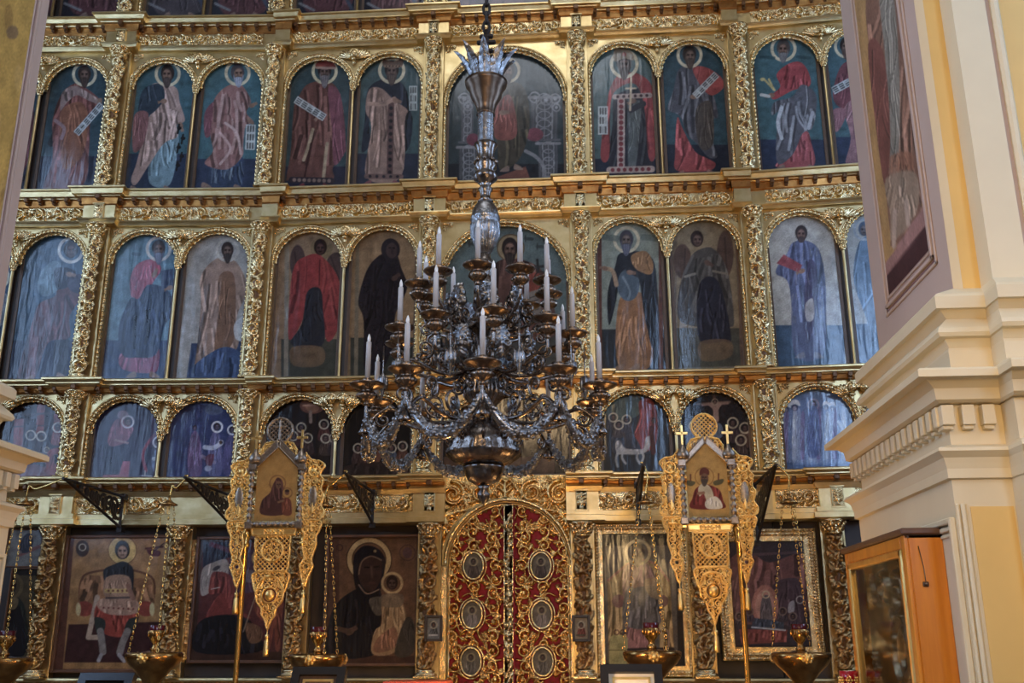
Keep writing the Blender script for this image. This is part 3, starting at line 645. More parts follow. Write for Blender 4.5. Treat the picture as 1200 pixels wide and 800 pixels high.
def f_c(p):
    p.T(4.21, 220, 430).fill((54, 64, 120)).E(130, 210, 46, 26, (80, 92, 130))
    for x0, x1, c in ((0, 70, (104, 74, 122)), (100, 170, (96, 92, 146)), (175, 265, (86, 78, 138))): p.P([((x0+x1)/2-12, 325), ((x0+x1)/2+16, 325), (x1, 420), (x1-6, 530), (x0+6, 530), (x0, 420)], c, folds=7)
    p.S([(85, 395), (125, 398), (160, 380)], 22, (176, 180, 206)).S([(70, 440), (130, 470)], 18, (140, 120, 160)).P([(90, 440), (130, 430), (120, 480), (95, 490)], (110, 50, 76)).E(100, 500, 18, 14, (160, 160, 190))
    p.head(145, 295, 25, halo=(220, 218, 226), skin=(84, 70, 96), hw=.34).head(220, 310, 22, halo=(220, 218, 226), skin=(84, 70, 96), hw=.34).head(163, 372, 12, halo=(210, 210, 224)).head(35, 300, 16, halo=None, skin=(96, 80, 110)).head(262, 330, 14, halo=None, skin=(96, 84, 120))
    for k in range(30): x, y = p.r.uniform(-20, 290), p.r.uniform(180, 530); p.S([(x, y), (x+p.r.uniform(-10, 10), y+p.r.uniform(8, 40))], 4, (120, 120, 172), .45)
def f_d(p):
    p.T(4.21, 220, 430).fill((34, 22, 19)).E(615, 190, 62, 40, (116, 62, 44)).E(615, 200, 34, 22, (150, 92, 62)).S([(605, 220), (607, 270)], 16, (140, 110, 92)).S([(570, 190), (660, 186)], 8, (176, 120, 90))
    crowd(p, [(560, 298), (592, 350), (672, 282), (680, 352), (722, 350), (520, 340)], 22, [(72, 34, 30), (60, 38, 34), (84, 36, 30), (66, 44, 34), (56, 40, 40)], (176, 156, 124))
    p.S([(450, 520), (740, 520)], 40, (46, 26, 24))
def f_e(p):
    p.T(4.21, 220, 430).fill((32, 24, 22)).P([(860, 340), (930, 330), (960, 420), (920, 500), (860, 490)], (112, 62, 42), folds=4)
    crowd(p, [(1005, 400), (1060, 390), (840, 400)], 22, [(70, 76, 92), (90, 50, 36), (64, 40, 34)], (170, 150, 120)); p.P([(800, 480), (1100, 470), (1100, 540), (800, 540)], (56, 36, 28), folds=4)
def f_m(p):
    p.T(1, 0, 0).fill((40, 26, 24)); crowd(p, [(x, y) for x, y in ((520, 490), (545, 480), (570, 478), (596, 480), (622, 490), (558, 505), (585, 505), (640, 500))], 6, [(110, 44, 36), (60, 60, 70), (120, 80, 50), (70, 40, 36)], (180, 160, 120))
    p.P([(520, 535), (650, 535), (650, 560), (520, 560)], (90, 60, 44), sm=0)
def f_g(p):
    p.T(4.208, 690, 430).fill((46, 42, 40)).P([(90, 170), (240, 150), (250, 230), (180, 260), (100, 250)], (72, 86, 76), folds=4).P([(248, 170), (300, 155), (335, 220), (330, 380), (250, 420), (225, 340), (250, 250)], (146, 46, 36), folds=5)
    p.P([(110, 300), (150, 290), (190, 300), (250, 380), (240, 420), (120, 420)], (54, 54, 64), folds=5); c = (158, 148, 138)
    p.P([(130, 380), (150, 362), (180, 400), (240, 405), (270, 400), (280, 350), (305, 340), (310, 365), (290, 410), (250, 430), (160, 430), (140, 430)], c, folds=3)
    for a in ([(150, 400), (135, 450), (142, 490)], [(165, 425), (165, 450), (182, 475)], [(240, 420), (238, 450), (252, 475)], [(262, 420), (270, 440), (262, 465)]): p.S(a, 11, c)
    crowd(p, [(120, 248), (148, 285), (186, 258)], 21, [(60, 50, 50), (70, 56, 52), (66, 62, 72)], (184, 164, 128), 1.8); p.head(320, 265, 20, halo=(120, 50, 40)).S([(310, 300), (320, 420)], 26, (88, 40, 36))
def f_h(p):
    p.T(4.208, 690, 430).fill((40, 31, 29)).S([(535, 182), (695, 172)], 11, (112, 84, 68)).S([(618, 140), (628, 330)], 14, (96, 66, 54)).P([(585, 180), (655, 178), (640, 210), (640, 265), (615, 265), (612, 210)], (156, 114, 94)).S([(560, 186), (600, 182)], 12, (150, 108, 88)).S([(645, 180), (685, 178)], 12, (150, 108, 88)).head(622, 172, 15, halo=(150, 126, 96))
    crowd(p, [(710, 275), (770, 300), (520, 290), (750, 360)], 25, [(62, 44, 46), (88, 56, 44), (70, 76, 92), (70, 50, 44)], (180, 160, 124)); p.P([(590, 280), (650, 280), (660, 340), (600, 360)], (92, 104, 122), folds=3)
def f_i(p):
    p.T(4.21, 860, 430).fill((84, 112, 168)).below(470, (66, 98, 160))
    for k in range(16):
        x = 240+k*20; c = [(124, 146, 196), (112, 104, 166), (96, 124, 184), (150, 168, 206)][k % 4]; p.P([(x-8, 215+(k % 3)*12), (x+10, 212+(k % 3)*12), (x+16, 400), (x+10, 455), (x-12, 455)], c, folds=3)
    for x, y, r in ((255, 190, 26), (300, 182, 28), (455, 182, 18), (485, 185, 18)): p.P([(x-r, y+10), (x-r*.7, y-r*.5), (x, y-r*.8), (x+r*.7, y-r*.5), (x+r, y+10), (x, y+2)], (200, 212, 228)).E(x, y+18, r*.6, r*.6, (60, 70, 110)).E(x, y+22, r*.35, r*.4, (140, 140, 170))
    p.head(392, 185, 26, halo=(150, 136, 170), skin=(112, 106, 150)).P([(370, 215), (415, 215), (420, 420), (365, 430)], (76, 98, 166), folds=5).S([(515, 270), (545, 320)], 14, (170, 190, 222)).S([(300, 470), (530, 465)], 24, (120, 150, 206), .6)
    for k in range(40): x, y = p.r.uniform(230, 560), p.r.uniform(140, 500); p.S([(x, y), (x+p.r.uniform(-8, 8), y+p.r.uniform(6, 30))], 4, (150, 172, 220), .5)
# ---- large icons of the lowest tier
def T42(p): return p.T(4, 210, 600)
def T44(p): return p.T(3.333, 680, 560)
def T46(p): return p.T(3.333, 860, 560)
def T48(p): return p.T(3.333, 0, 560)
def b_a(p):
    T48(p).fill((74, 58, 34)).P([(-60, 345), (170, 345), (160, 380), (-60, 380)], (30, 24, 22), sm=0).P([(-20, 470), (60, 460), (100, 520), (95, 690), (-60, 700)], (36, 40, 34), folds=6).E(55, 520, 24, 22, (24, 22, 26)).P([(25, 540), (85, 530), (100, 680), (30, 690)], (26, 26, 34), folds=3)
    p.head(35, 420, 50, halo=(96, 74, 40), skin=(92, 62, 44), hair=(36, 26, 24)).P([(20, 470), (70, 470), (60, 510), (20, 510)], (110, 86, 50))
def b_a2(p):
    T48(p).fill((112, 108, 104)).S([(75, 300), (160, 265)], 14, (130, 74, 72)).P([(90, 230), (120, 215), (130, 250), (110, 290), (75, 285)], (48, 50, 66), folds=2).S([(60, 275), (80, 290)], 10, (120, 100, 100))
def b_b(p):
    T48(p).fill((98, 50, 34)).P([(290, 235), (660, 235), (640, 745), (245, 745)], (168, 112, 52), sm=0).P([(268, 572), (645, 560), (640, 720), (250, 720)], (66, 32, 32), sm=0, soft=1.4)
    p.E(478, 282, 55, 55, (218, 168, 74)).R(478, 282, 55, 3, (120, 70, 40)).E(322, 275, 26, 32, (66, 40, 30)).R(322, 270, 13, 4, (190, 170, 130)).S([(570, 275), (635, 268)], 8, (96, 40, 36)).P([(575, 278), (625, 285), (620, 305), (585, 300)], (96, 36, 40)).S([(595, 290), (640, 255)], 4, (70, 40, 40))
    p.S([(310, 450), (318, 400), (350, 370), (480, 355), (590, 385), (604, 450)], 9, (110, 62, 34)).P([(305, 460), (318, 405), (345, 378), (590, 395), (606, 465), (600, 500), (305, 500)], (142, 86, 44), folds=8, sm=0)
    for x in (330, 570): p.E(x, 510, 34, 30, (152, 52, 36)).E(x+(-24 if x < 400 else 24), 512, 10, 26, (206, 180, 110))
    p.S([(380, 465), (345, 622), (395, 622)], 20, (176, 142, 112), sm=0)
    p.P([(375, 500), (420, 470), (510, 470), (545, 500), (535, 570), (500, 612), (450, 620), (405, 605), (370, 560)], (170, 52, 36), folds=6).P([(380, 500), (400, 470), (520, 470), (545, 515), (500, 535), (420, 530)], (176, 122, 92), folds=4).orn([(395, 505), (530, 512)], 13, (176, 122, 92), (120, 50, 44), 18)
    p.P([(405, 360), (450, 335), (478, 325), (505, 335), (522, 362), (520, 430), (505, 450), (490, 395), (440, 380), (420, 430), (410, 420)], (40, 38, 44), folds=4, fc=(74, 76, 84)).P([(415, 388), (502, 384), (505, 462), (412, 465)], (166, 116, 84), folds=5).orn([(415, 440), (505, 440)], 16, (196, 152, 70), (120, 60, 50), 16).S([(415, 468), (505, 466)], 8, (90, 70, 64))
    p.P([(370, 545), (410, 555), (405, 600), (378, 605)], (52, 54, 48)).P([(500, 555), (540, 545), (520, 600), (485, 605)], (52, 54, 48)).S([(392, 598), (398, 640), (402, 678)], 27, (130, 116, 106)).S([(498, 598), (480, 640), (468, 680)], 27, (130, 116, 106)).S([(395, 690), (385, 712)], 15, (150, 140, 140)).S([(465, 690), (485, 714)], 15, (150, 140, 140))
    p.S([(500, 420), (520, 470)], 18, (150, 96, 72)).head(478, 284, 50, halo=None, skin=(150, 104, 76), hair=(38, 26, 24))
def b_c(p):
    T42(p).fill((70, 40, 29)).P([(112, 140), (500, 140), (490, 655), (75, 655)], (96, 40, 40), sm=0).P([(112, 140), (250, 140), (260, 200), (110, 260)], (36, 34, 56), sm=0).S([(150, 150), (250, 185)], 22, (96, 40, 64)).P([(108, 270), (160, 235), (222, 222), (232, 290), (180, 340), (130, 385), (100, 380)], (156, 144, 136), folds=3).E(175, 262, 20, 9, (60, 54, 60), 1, -.5)
    p.P([(250, 200), (420, 180), (420, 330), (300, 380), (240, 330)], (88, 52, 70), folds=6).P([(150, 295), (172, 278), (230, 290), (262, 350), (250, 470), (300, 470), (330, 500), (180, 500), (120, 500), (160, 420), (190, 380), (145, 385), (138, 360)], (138, 48, 42), folds=6).S([(165, 300), (150, 350), (160, 372)], 8, (170, 70, 56)).S([(150, 360), (190, 352)], 4, (180, 170, 160))
    p.P([(380, 365), (470, 350), (490, 420), (478, 520), (472, 640), (450, 640), (445, 540), (425, 640), (405, 640), (430, 520), (380, 500), (350, 440)], (150, 62, 38), folds=6).P([(90, 520), (200, 480), (320, 500), (385, 590), (372, 655), (78, 655)], (30, 27, 33), folds=8, fc=(58, 52, 66)).P([(310, 520), (380, 540), (385, 600), (330, 610)], (116, 72, 44), folds=3)
    p.S([(440, 150), (300, 560)], 5, (150, 120, 90)).E(330, 300, 44, 30, (130, 120, 116), .6).head(380, 215, 36, halo=(170, 130, 72), skin=(120, 80, 62))
def b_d(p):
    T42(p).fill((108, 66, 37)).S([(720, 700), (720, 110)], 60, (88, 50, 32)).S([(1110, 690), (1125, 130)], 30, (100, 62, 36)).S([(700, 690), (1110, 690)], 34, (78, 44, 30)).S([(690, 115), (1130, 115)], 28, (92, 56, 34)).R(890, 222, 92, 24, (180, 138, 74)).R(890, 222, 105, 4, (60, 36, 24)).R(890, 222, 79, 4, (70, 42, 26))
    p.R(1070, 190, 36, 5, (84, 50, 40)).E(1070, 190, 22, 26, (92, 56, 54)).R(752, 165, 14, 5, (70, 42, 36))
    p.P([(880, 155), (930, 170), (965, 215), (962, 280), (940, 370), (905, 400), (850, 395), (825, 350), (815, 270), (820, 205), (845, 170)], (34, 28, 32)).P([(840, 355), (930, 350), (950, 420), (940, 560), (905, 672), (690, 672), (700, 525), (740, 425)], (29, 25, 29), folds=7, fc=(52, 40, 42)).P([(855, 230), (900, 205), (945, 225), (950, 290), (935, 340), (900, 375), (860, 350), (838, 290)], (66, 40, 32)).S([(842, 290), (856, 232), (900, 206), (948, 225)], 6, (128, 92, 62)).S([(842, 340), (880, 382), (935, 362)], 5, (150, 108, 76)).E(918, 182, 7, 7, (150, 116, 66))
    p.S([(900, 255), (905, 305)], 9, (86, 54, 40)).S([(870, 258), (890, 258)], 7, (38, 24, 22)).S([(915, 256), (936, 254)], 7, (38, 24, 22)).S([(890, 332), (915, 331)], 7, (90, 44, 36)).P([(890, 410), (950, 400), (960, 470), (920, 480)], (84, 70, 54), folds=3)
    p.P([(950, 405), (1000, 385), (1042, 412), (1065, 500), (1040, 590), (1000, 662), (905, 662), (915, 560), (950, 520)], (158, 112, 64), folds=10, fc=(206, 160, 96)).P([(930, 590), (1010, 540), (1020, 620), (960, 655), (910, 650)], (140, 84, 52), folds=4).P([(1060, 500), (1100, 520), (1095, 660), (1010, 665)], (66, 54, 42), folds=3)
    p.head(998, 332, 46, halo=(182, 140, 78), skin=(74, 46, 34), hair=(46, 30, 24)).hand(800, 560, 22, (96, 60, 44), a=-.5).S([(740, 545), (800, 560)], 24, (84, 54, 36)).P([(950, 388), (1045, 384), (1040, 440), (950, 440)], (112, 90, 64), .7)
def b_e(p):
    T44(p).fill((42, 37, 37)).P([(95, 265), (372, 262), (382, 722), (98, 722)], (92, 82, 74), sm=0).P([(105, 400), (180, 330), (300, 330), (350, 400), (366, 670), (312, 680), (300, 480), (165, 480), (165, 720), (112, 720)], (142, 108, 56), sm=0, folds=10).S([(108, 400), (180, 340), (225, 318), (290, 335), (345, 400)], 8, (152, 84, 72)).E(150, 480, 26, 26, (120, 66, 66)).E(320, 480, 24, 24, (110, 62, 60))
    p.P([(170, 350), (225, 325), (275, 345), (302, 425), (290, 480), (180, 480), (165, 420)], (134, 92, 82), folds=6).P([(190, 565), (292, 570), (275, 668), (190, 668)], (150, 90, 84), folds=6).P([(178, 440), (230, 425), (302, 432), (316, 560), (252, 590), (170, 565)], (92, 86, 86), folds=8).P([(250, 400), (300, 395), (320, 470), (270, 460)], (150, 116, 70), .7)
    p.head(225, 290, 46, halo=(184, 158, 100), skin=(88, 58, 46), hair=(60, 40, 34), beard=(66, 44, 36)).hand(215, 420, 12, (120, 80, 62), a=-1).S([(250, 265), (250, 610)], 3, (50, 44, 42))
    p.P([(116, 620), (130, 612), (175, 612), (186, 625), (184, 735), (112, 735)], (158, 146, 76), sm=0).S([(114, 672), (186, 672)], 5, (110, 98, 50)).R(142, 602, 9, 4, (90, 50, 40)).R(166, 602, 9, 4, (90, 50, 40)).S([(310, 600), (330, 590), (345, 610), (345, 660)], 9, (160, 120, 90)).S([(190, 672), (360, 668)], 16, (58, 44, 42))
def b_f(p):
    T46(p).fill((58, 48, 58)).P([(-20, 330), (60, 290), (140, 330), (280, 300), (290, 520), (-30, 560)], (112, 62, 58), folds=9).P([(150, 420), (260, 400), (270, 560), (180, 560)], (76, 52, 62), folds=5).E(122, 500, 52, 82, (176, 100, 80)).E(122, 500, 38, 66, (190, 120, 96)).P([(110, 470), (140, 465), (150, 560), (105, 560)], (96, 84, 88), folds=4).R(125, 455, 13, 5, (200, 170, 120))
    p.P([(75, 545), (196, 560), (195, 590), (70, 578)], (52, 64, 86), sm=0, folds=4).P([(20, 590), (208, 592), (205, 640), (30, 650)], (132, 54, 50), sm=0, folds=6).S([(70, 582), (200, 594)], 6, (160, 170, 180)).P([(215, 490), (235, 480), (235, 520), (212, 525)], (150, 144, 150)).R(258, 475, 14, 4, (150, 140, 140)); crowd(p, [(60, 520), (190, 520), (230, 540), (20, 540)], 15, [(70, 54, 70), (60, 50, 60)], (120, 92, 80), 1.6)
    p.below(655, (40, 34, 40)).S([(30, 300), (260, 290)], 10, (84, 60, 70))
def strip(seed):
    R = random.Random(seed)
    def fn(p):
        x0, x1 = p.X.min(), p.X.max(); w = x1-x0; p.T(1, 0, 0).fill((38, 38, 50)); c = R.choice([(96, 58, 60), (70, 60, 66), (92, 48, 52)])
        p.P([(x0+.2*w, -20), (x0+.8*w, -20), (x0+.78*w, 14), (x0+.22*w, 16)], c, folds=7).feet((x0+.35*w, 18, -1), (x0+.65*w, 18, 1), r=4); p.S([(x0+.1*w, 4), (x0+.3*w, 12)], 3, (110, 110, 116)).S([(x0+.75*w, -4), (x0+.85*w, 12)], 4, (60, 70, 90))
    return fn
def angels_strip(p):
    p.T(1, 0, 0).fill((70, 44, 62))
    for k in range(30): x = p.r.uniform(530, 655); p.E(x, p.r.uniform(-8, 12), 6, 4, [(104, 62, 84), (84, 52, 88), (60, 44, 60), (120, 76, 84)][k % 4], .8)
# ------------------------------------------------------------------ levels of the screen
A0 = [zc(8.5)]; A1 = [zc(213), zc(221.5), zc(231), zc(247), zc(254)]
A0 += [A0[0]-(A1[0]-q)*.99 for q in A1[1:]]
A2 = [zc(438.5), zc(445.5), zc(452.5)]
A3 = [zc(555.5), zc(562.5), zc(568.5), zc(577), zc(598), zc(604), zc(613)]
ZBOT = zc(781)
APEX1, APEX2, APEX3 = zc(56.5)+.035, zc(260)+.01, zc(459.5)
FLOOR, SOLEA = 0.0, 0.35
BW = FR-(.04)           # width of a two-icon bay
CU = [-1.86, .04]
LB = [(FL-BW*(k+1), FL-BW*k) for k in (1, 0)]
BAYS = [('L', SL, LB[0], 2), ('L', SL, LB[1], 2), ('C', SC, (FL, CU[0]), 2), ('C', SC, (CU[0], CU[1]), 1), ('C', SC, (CU[1], FR), 2), ('R', SR, (FR, FR+BW), 2)]
PIL = .17
def openings(bay):
    (u0, u1), n = bay[2], bay[3]; a, b, m = u0+PIL, u1-PIL, (u0+u1)/2
    return [(a, b)] if n == 1 else [(a, m-.045), (m+.045, b)]
BAYNAME = ['behind the left pier', 'on the left wing', 'left of the chandelier', 'behind the chandelier', 'right of the chandelier', 'beside the right pier']
ROWNAME = {0: 'topmost', 1: 'upper full-length', 2: 'lower full-length', 3: 'small scene'}
# ------------------------------------------------------------------ pieces shared by the tiers
def feather_wing(sg):
    mb = MB()
    for k in range(5):
        a = .25+.24*k; L = .20-.018*k; c, q = math.cos(a), math.sin(a)
        Rm = np.array([[sg*c, 0, -q*sg], [0, 1, 0], [q, 0, c]])
        mb.ball((sg*(.04+c*L*.5), -.025-.007*k, -.03+q*L*.5), (L*.56, .018, .024), 8, 6, Rm)
    return mb.mesh('wing', MT['gold'])
def cherub_head():
    mb = MB(); k = 1.25
    def B(c, r, a=8, b=6): mb.ball(tuple(v*k for v in c), tuple(v*k for v in (r if isinstance(r, tuple) else (r, r, r))), a, b)
    B((0, -.045, .015), (.046, .045, .054), 14, 10); B((0, -.09, .008), (.009, .012, .013))
    for sg in (-1, 1): B((sg*.018, -.08, .004), (.015, .013, .012)); B((sg*.015, -.084, .028), (.013, .007, .004), 8, 5)
    B((0, -.082, -.018), (.014, .009, .006), 8, 5)
    for j in range(11): a = PI*j/10; B((.046*math.cos(a), -.05, .02+.046*math.sin(a)), .016)
    B((0, -.055, -.05), (.03, .02, .016)); B((0, -.03, -.075), (.02, .018, .03))
    return mb.mesh('head', MT['gold'])
WINGM = [feather_wing(-1), feather_wing(1)]; HEADM = cherub_head()
def cherub(parent, x, y, z, heads=1):
    for k in range(heads):
        xx = x if heads == 1 else x+(-.07, .07)[k]
        h = obj('cherub', HEADM, parent, (xx, y, z))
        for j in (0, 1):
            if heads == 1 or j == k: obj('wing', WINGM[j], h, (0, 0, 0 if heads == 1 else -.03))
def capital(R, h, flare=1.5):
    mb = MB(); mb.lathe([(R*.8, 0), (R*1.05, h*.05), (R*1.05, h*.12), (R*.85, h*.16), (R*1.0, h*.5), (R*flare, h*.85), (R*flare*1.05, h*.87), (R*flare*1.05, h), (0, h)], 16)
    for t in range(2):
        for k in range(8):
            a = (k+.5*t)/8*2*PI; r = R*(1.0+.22*t); z = h*(.38+.3*t)
            mb.ball((r*math.cos(a), r*math.sin(a), z), (R*.32, R*.32, h*.2), 7, 5); mb.ball((r*1.22*math.cos(a), r*1.22*math.sin(a), z+h*.14), R*.22, 6, 4)
    return mb.mesh('capital', MT['gold'])
def base_mesh(R, h, m='gold'):
    mb = MB(); mb.box(-R*1.35, R*1.35, -R*1.35, R*1.35, 0, h*.3, .006); mb.lathe([(R*1.3, h*.3), (R*1.36, h*.42), (R*1.25, h*.55), (R*1.0, h*.62), (R*1.1, h*.75), (R*1.1, h*.85), (R*.85, h), (0, h)], 18)
    return mb.mesh('base', MT[m])
def rope(pts, r, amp=.3, pitch=.05, seg=7):
    pts = np.asarray(pts, float); L = np.concatenate([[0], np.cumsum(np.linalg.norm(np.diff(pts, axis=0), axis=1))])
    n = max(8, int(L[-1]/(pitch/5))); s = np.linspace(0, L[-1], n)
    q = np.stack([np.interp(s, L, pts[:, k]) for k in range(3)], 1)
    return q, r*(1+amp*np.sin(s/pitch*2*PI))
def arch_pts(a, b, zs, rise, n=40, inset=0.0):
    t = np.linspace(PI, 0, n); c, r = (a+b)/2, (b-a)/2-inset
    return c+r*np.cos(t), zs+(rise-inset)*np.sin(t)
ICONS = []
def carved_column(sec, u, z0, z1, R, label, kind, share, rb=.07, rc=.16, pil=True, d=.0):
    t = thing('carved_column', label, 'column', sec.place(u, d, z0), sec_rot(sec), 'gilded columns of the icon screen')
    H = z1-z0
    if pil:
        mb = MB(); mb.box(-.125, .125, -.05, .08, 0, H); mb.box(-.135, -.11, -.062, -.03, 0, H, .004); mb.box(.11, .135, -.062, -.03, 0, H, .004); mb.obj('pilaster', MT['goldp'], t)
    k = share
    if k not in SHARE:
        SHARE[k] = (base_mesh(R, rb), carved_shaft(H-rb-rc, R, kind, hash(k) % 97 if isinstance(k, int) else len(k)*7+3), capital(R*.95, rc))
    b, s, c = SHARE[k]; y = -.05-R*.75
    obj('base', b, t, (0, y, 0)); sh = obj('shaft', s[1], t, (0, y, rb)); obj('vine_carving', s[0], sh); obj('capital', c, t, (0, y, H-rc)); return t
def sec_rot(sec): return {SC: 0.0, SL: AL, SR: -AR}[sec]
def cornice(sec, u0, u1, steps, lv, name_label, kind, frieze_spans, seed):
    """lv: levels from the shelf downwards"""
    z0 = lv[-1]; t = thing('cornice', name_label, 'cornice', sec.place((u0+u1)/2, 0, z0), sec_rot(sec)); um = (u0+u1)/2
    zz = [q-z0 for q in lv]; st = .10; hw = .175
    path = [(u0-um, 0, 0, -1)]
    for c in steps:
        a, b = c-hw-um, c+hw-um
        if a > u0-um: path += [(a, 0, -1, -1), (a, -st, -1, -1)]
        else: path = [(u0-um, -st, 0, -1)]
        if b < u1-um: path += [(b, -st, 1, -1), (b, 0, 1, -1)]
        else: path += [(u1-um, -st, 0, -1)]; break
    else: path.append((u1-um, 0, 0, -1))
    s, l, c = zz[0], zz[1], zz[2]
    top = [(-.10, s), (.175, s), (.19, s-.012), (.19, s-.03), (.165, s-.04), (.15, l+.012), (.15, l), (.105, l-.004), (.10, l-.015), (.06, l-.02)]
    mb = MB(); mb.sweep(top+[(-.10, l-.02)], path); mb.obj('crown_moulding', MT['goldp'], t)
    mb = MB(); mb.sweep([(-.10, l-.02), (.06, l-.02), (.05, c+.012), (.04, c), (-.10, c)], path); mb.obj('corbel_band', MT['gold_bounce'], t)
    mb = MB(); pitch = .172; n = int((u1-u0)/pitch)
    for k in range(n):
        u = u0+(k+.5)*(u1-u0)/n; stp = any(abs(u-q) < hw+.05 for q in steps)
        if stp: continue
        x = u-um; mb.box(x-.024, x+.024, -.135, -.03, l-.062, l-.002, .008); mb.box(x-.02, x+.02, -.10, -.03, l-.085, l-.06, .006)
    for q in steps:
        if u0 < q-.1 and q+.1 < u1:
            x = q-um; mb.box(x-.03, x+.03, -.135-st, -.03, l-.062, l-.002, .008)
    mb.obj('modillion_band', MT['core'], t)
    if kind == 'frieze' or kind == 'panel':
        f0, b0 = zz[-2], zz[-1]; ft = c
        mb = MB(); prof = [(-.05, c), (.028, c), (.028, f0), (.075, f0-.004), (.08, f0-.02), (.06, (f0+b0)/2), (.045, b0+.016), (.055, b0+.006), (.03, b0), (-.05, b0)]
        if kind == 'panel':
            f1 = zz[3]; prof = [(-.05, c), (.05, c), (.07, c-.03), (.05, f1), (.02, f1), (.02, zz[4]), (.06, zz[4]-.005), (.06, zz[5]), (.09, zz[5]-.01), (.09, b0+.02), (.05, b0), (-.05, b0)]; ft, f0 = f1, zz[4]
        mb.sweep(prof, path); mb.obj('entablature', MT['goldp'], t)
        R = random.Random(seed)
        for (a, b) in frieze_spans:
            if b-a < .2: continue
            W, Hh = b-a, ft-f0
            if kind == 'panel':
                # two framed scroll panels
                mbf = MB(); 
                for (x0, x1, q0, q1) in ((a-um, b-um, f0, f0+.014), (a-um, b-um, ft-.014, ft), (a-um, a-um+.02, f0, ft), (b-um-.02, b-um, f0, ft)): mbf.box(x0, x1, -.045, -.01, q0, q1, .004)
                mbf.obj('panel_border', MT['gold'], t)
            o = relief_obj('frieze', W, Hh, frieze_strokes(W, Hh, 1, R), .062, MT['gold'], t, (a-um, -.022, f0), res=.008, base=.014)
        for q in steps:
            if q-.08 < u0 or q+.08 > u1: continue
            mb = MB(); x = q-um; hh = ft-f0
            mb.box(x-.065, x+.065, -.135-.02, -.05, f0-.01, ft+.01, .008); mb.box(x-.08, x+.08, -.165, -.05, f0-.025, f0, .006); mb.box(x-.08, x+.08, -.165, -.05, ft, ft+.022, .006)
            ib = mb.obj('impost_block', MT['goldp'], t); W = .11
            relief_obj('carving', W, hh, leaf(.055, .01, PI/2, hh*.85, .016, 1, 4)+[(spiral(.028, hh*.3, .02, 1, 0), .009, .005, .9), (spiral(.082, hh*.3, .02, 1, PI, -1), .009, .005, .9)], .03, MT['gold'], ib, (x-.055, -.155, f0), share=('imp', round(hh, 2)))
    return t
def arcade(bi, row, z0, z1, apex, label, heads=1):
    nm, sec, (u0, u1), n = BAYS[bi]; um = (u0+u1)/2
    t = thing('arcade_panel', label, 'arcade', sec.place(um, 0, z0), sec_rot(sec), None)
    mb = MB(); mm = MB(); H = z1-z0; ops = openings(BAYS[bi]); th = .075
    for i, (a, b) in enumerate(ops):
        r = (b-a)/2; rise = min(r, .52) if row == 3 else r; zs = apex-z0-rise
        x, z = arch_pts(a-um, b-um, zs, rise)
        F = np.stack([np.stack([x, 0*x, z], -1), np.stack([x, 0*x, 0*z+H], -1)], 1); mb.grid(F, False)
        mb.grid(np.stack([np.stack([x, 0*x+th, z], -1), np.stack([x, 0*x, z], -1)], 1), True)
        xo, zo = arch_pts(a-um, b-um, zs, rise, inset=-.02); p = np.stack([xo, 0*xo-.012, zo], -1); q, rr = rope(p, .022); mm.tube(q, rr, 7)
        xi, zi = arch_pts(a-um, b-um, zs, rise, inset=-.055); q, rr = rope(np.stack([xi, 0*xi-.008, zi], -1), .012, .0); mm.tube(q[::4], rr[::4], 6)
        # carved inner rim of leaves
        xj, zj = arch_pts(a-um, b-um, zs, rise, inset=.008); q, rr = rope(np.stack([xj, 0*xj+.035, zj], -1), .016, .5, .07); mm.tube(q, rr, 6)
        for e, xx in ((0, a-um), (1, b-um)):
            if n == 2 and ((i == 0 and e == 1) or (i == 1 and e == 0)): continue
            xq = xx+(-.02 if e == 0 else .02); q, rr = rope([(xq, -.012, 0), (xq, -.012, zs)], .022, .35, .06); mm.tube(q, rr, 7)
            mb.box(min(xx, xx+(-.04 if e == 0 else .04)), max(xx, xx+(-.04 if e == 0 else .04)), 0, th, 0, zs)
    xs = [u0-um+.127]+[q-um for o in ops for q in o]+[u1-um-.127]
    for a, b in zip(xs[0::2], xs[1::2]): 
        lo = 0 if (b-a) > .12 else zs
        mb.box(a, b, 0.0, th, lo, H)
    pl = mb.obj('spandrel_plate', MT['goldp'], t)
    mm.obj('arch_moulding', MT['gold'], t)
    if n == 2:
        c = MB(); c.lathe([(.018, .0), (.03, .012), (.03, .03), (.019, .045), (.019, zs-.1)], 12, (0, -.03, 0)); c.obj('colonnette', MT['goldp'], t)
        if ('ccap', row) not in SHARE: SHARE[('ccap', row)] = capital(.034, .14, 1.45)
        obj('colonnette_capital', SHARE[('ccap', row)], t, (0, -.03, zs-.115))
        cherub(t, 0, -.005, H-.14 if row < 3 else H-.13, heads)
    if 'spray' not in SHARE:
        m = MB(); S = leaf(.03, .02, .35, .2, .016, 1, 4)+leaf(.03, .02, -1.2+PI*.5+PI/2*.0-.9, .17, .014, .9, 3)
        S = leaf(.02, .16, -.15, .2, .016, 1, 4)+leaf(.03, .16, -1.35, .16, .015, .9, 3)
        x, z = np.meshgrid(np.linspace(0, .24, 34), np.linspace(0, .2, 28), indexing='ij'); h = carve(x, z, S); k = h > .05; mk = k[:-1, :-1] | k[1:, :-1] | k[:-1, 1:] | k[1:, 1:]
        m.grid(np.stack([x, -.004-h*.022, z], -1), True, mask=mk); SHARE['spray'] = m.mesh('leaf_spray', MT['gold'])
    if row < 4:
        for sg in (-1, 1):
            o = obj('leaf_spray', SHARE['spray'], t, (sg*(-(um-u0)+.15), 0, H-.135)); o.scale = (sg*.62, 1, .62)
    return t
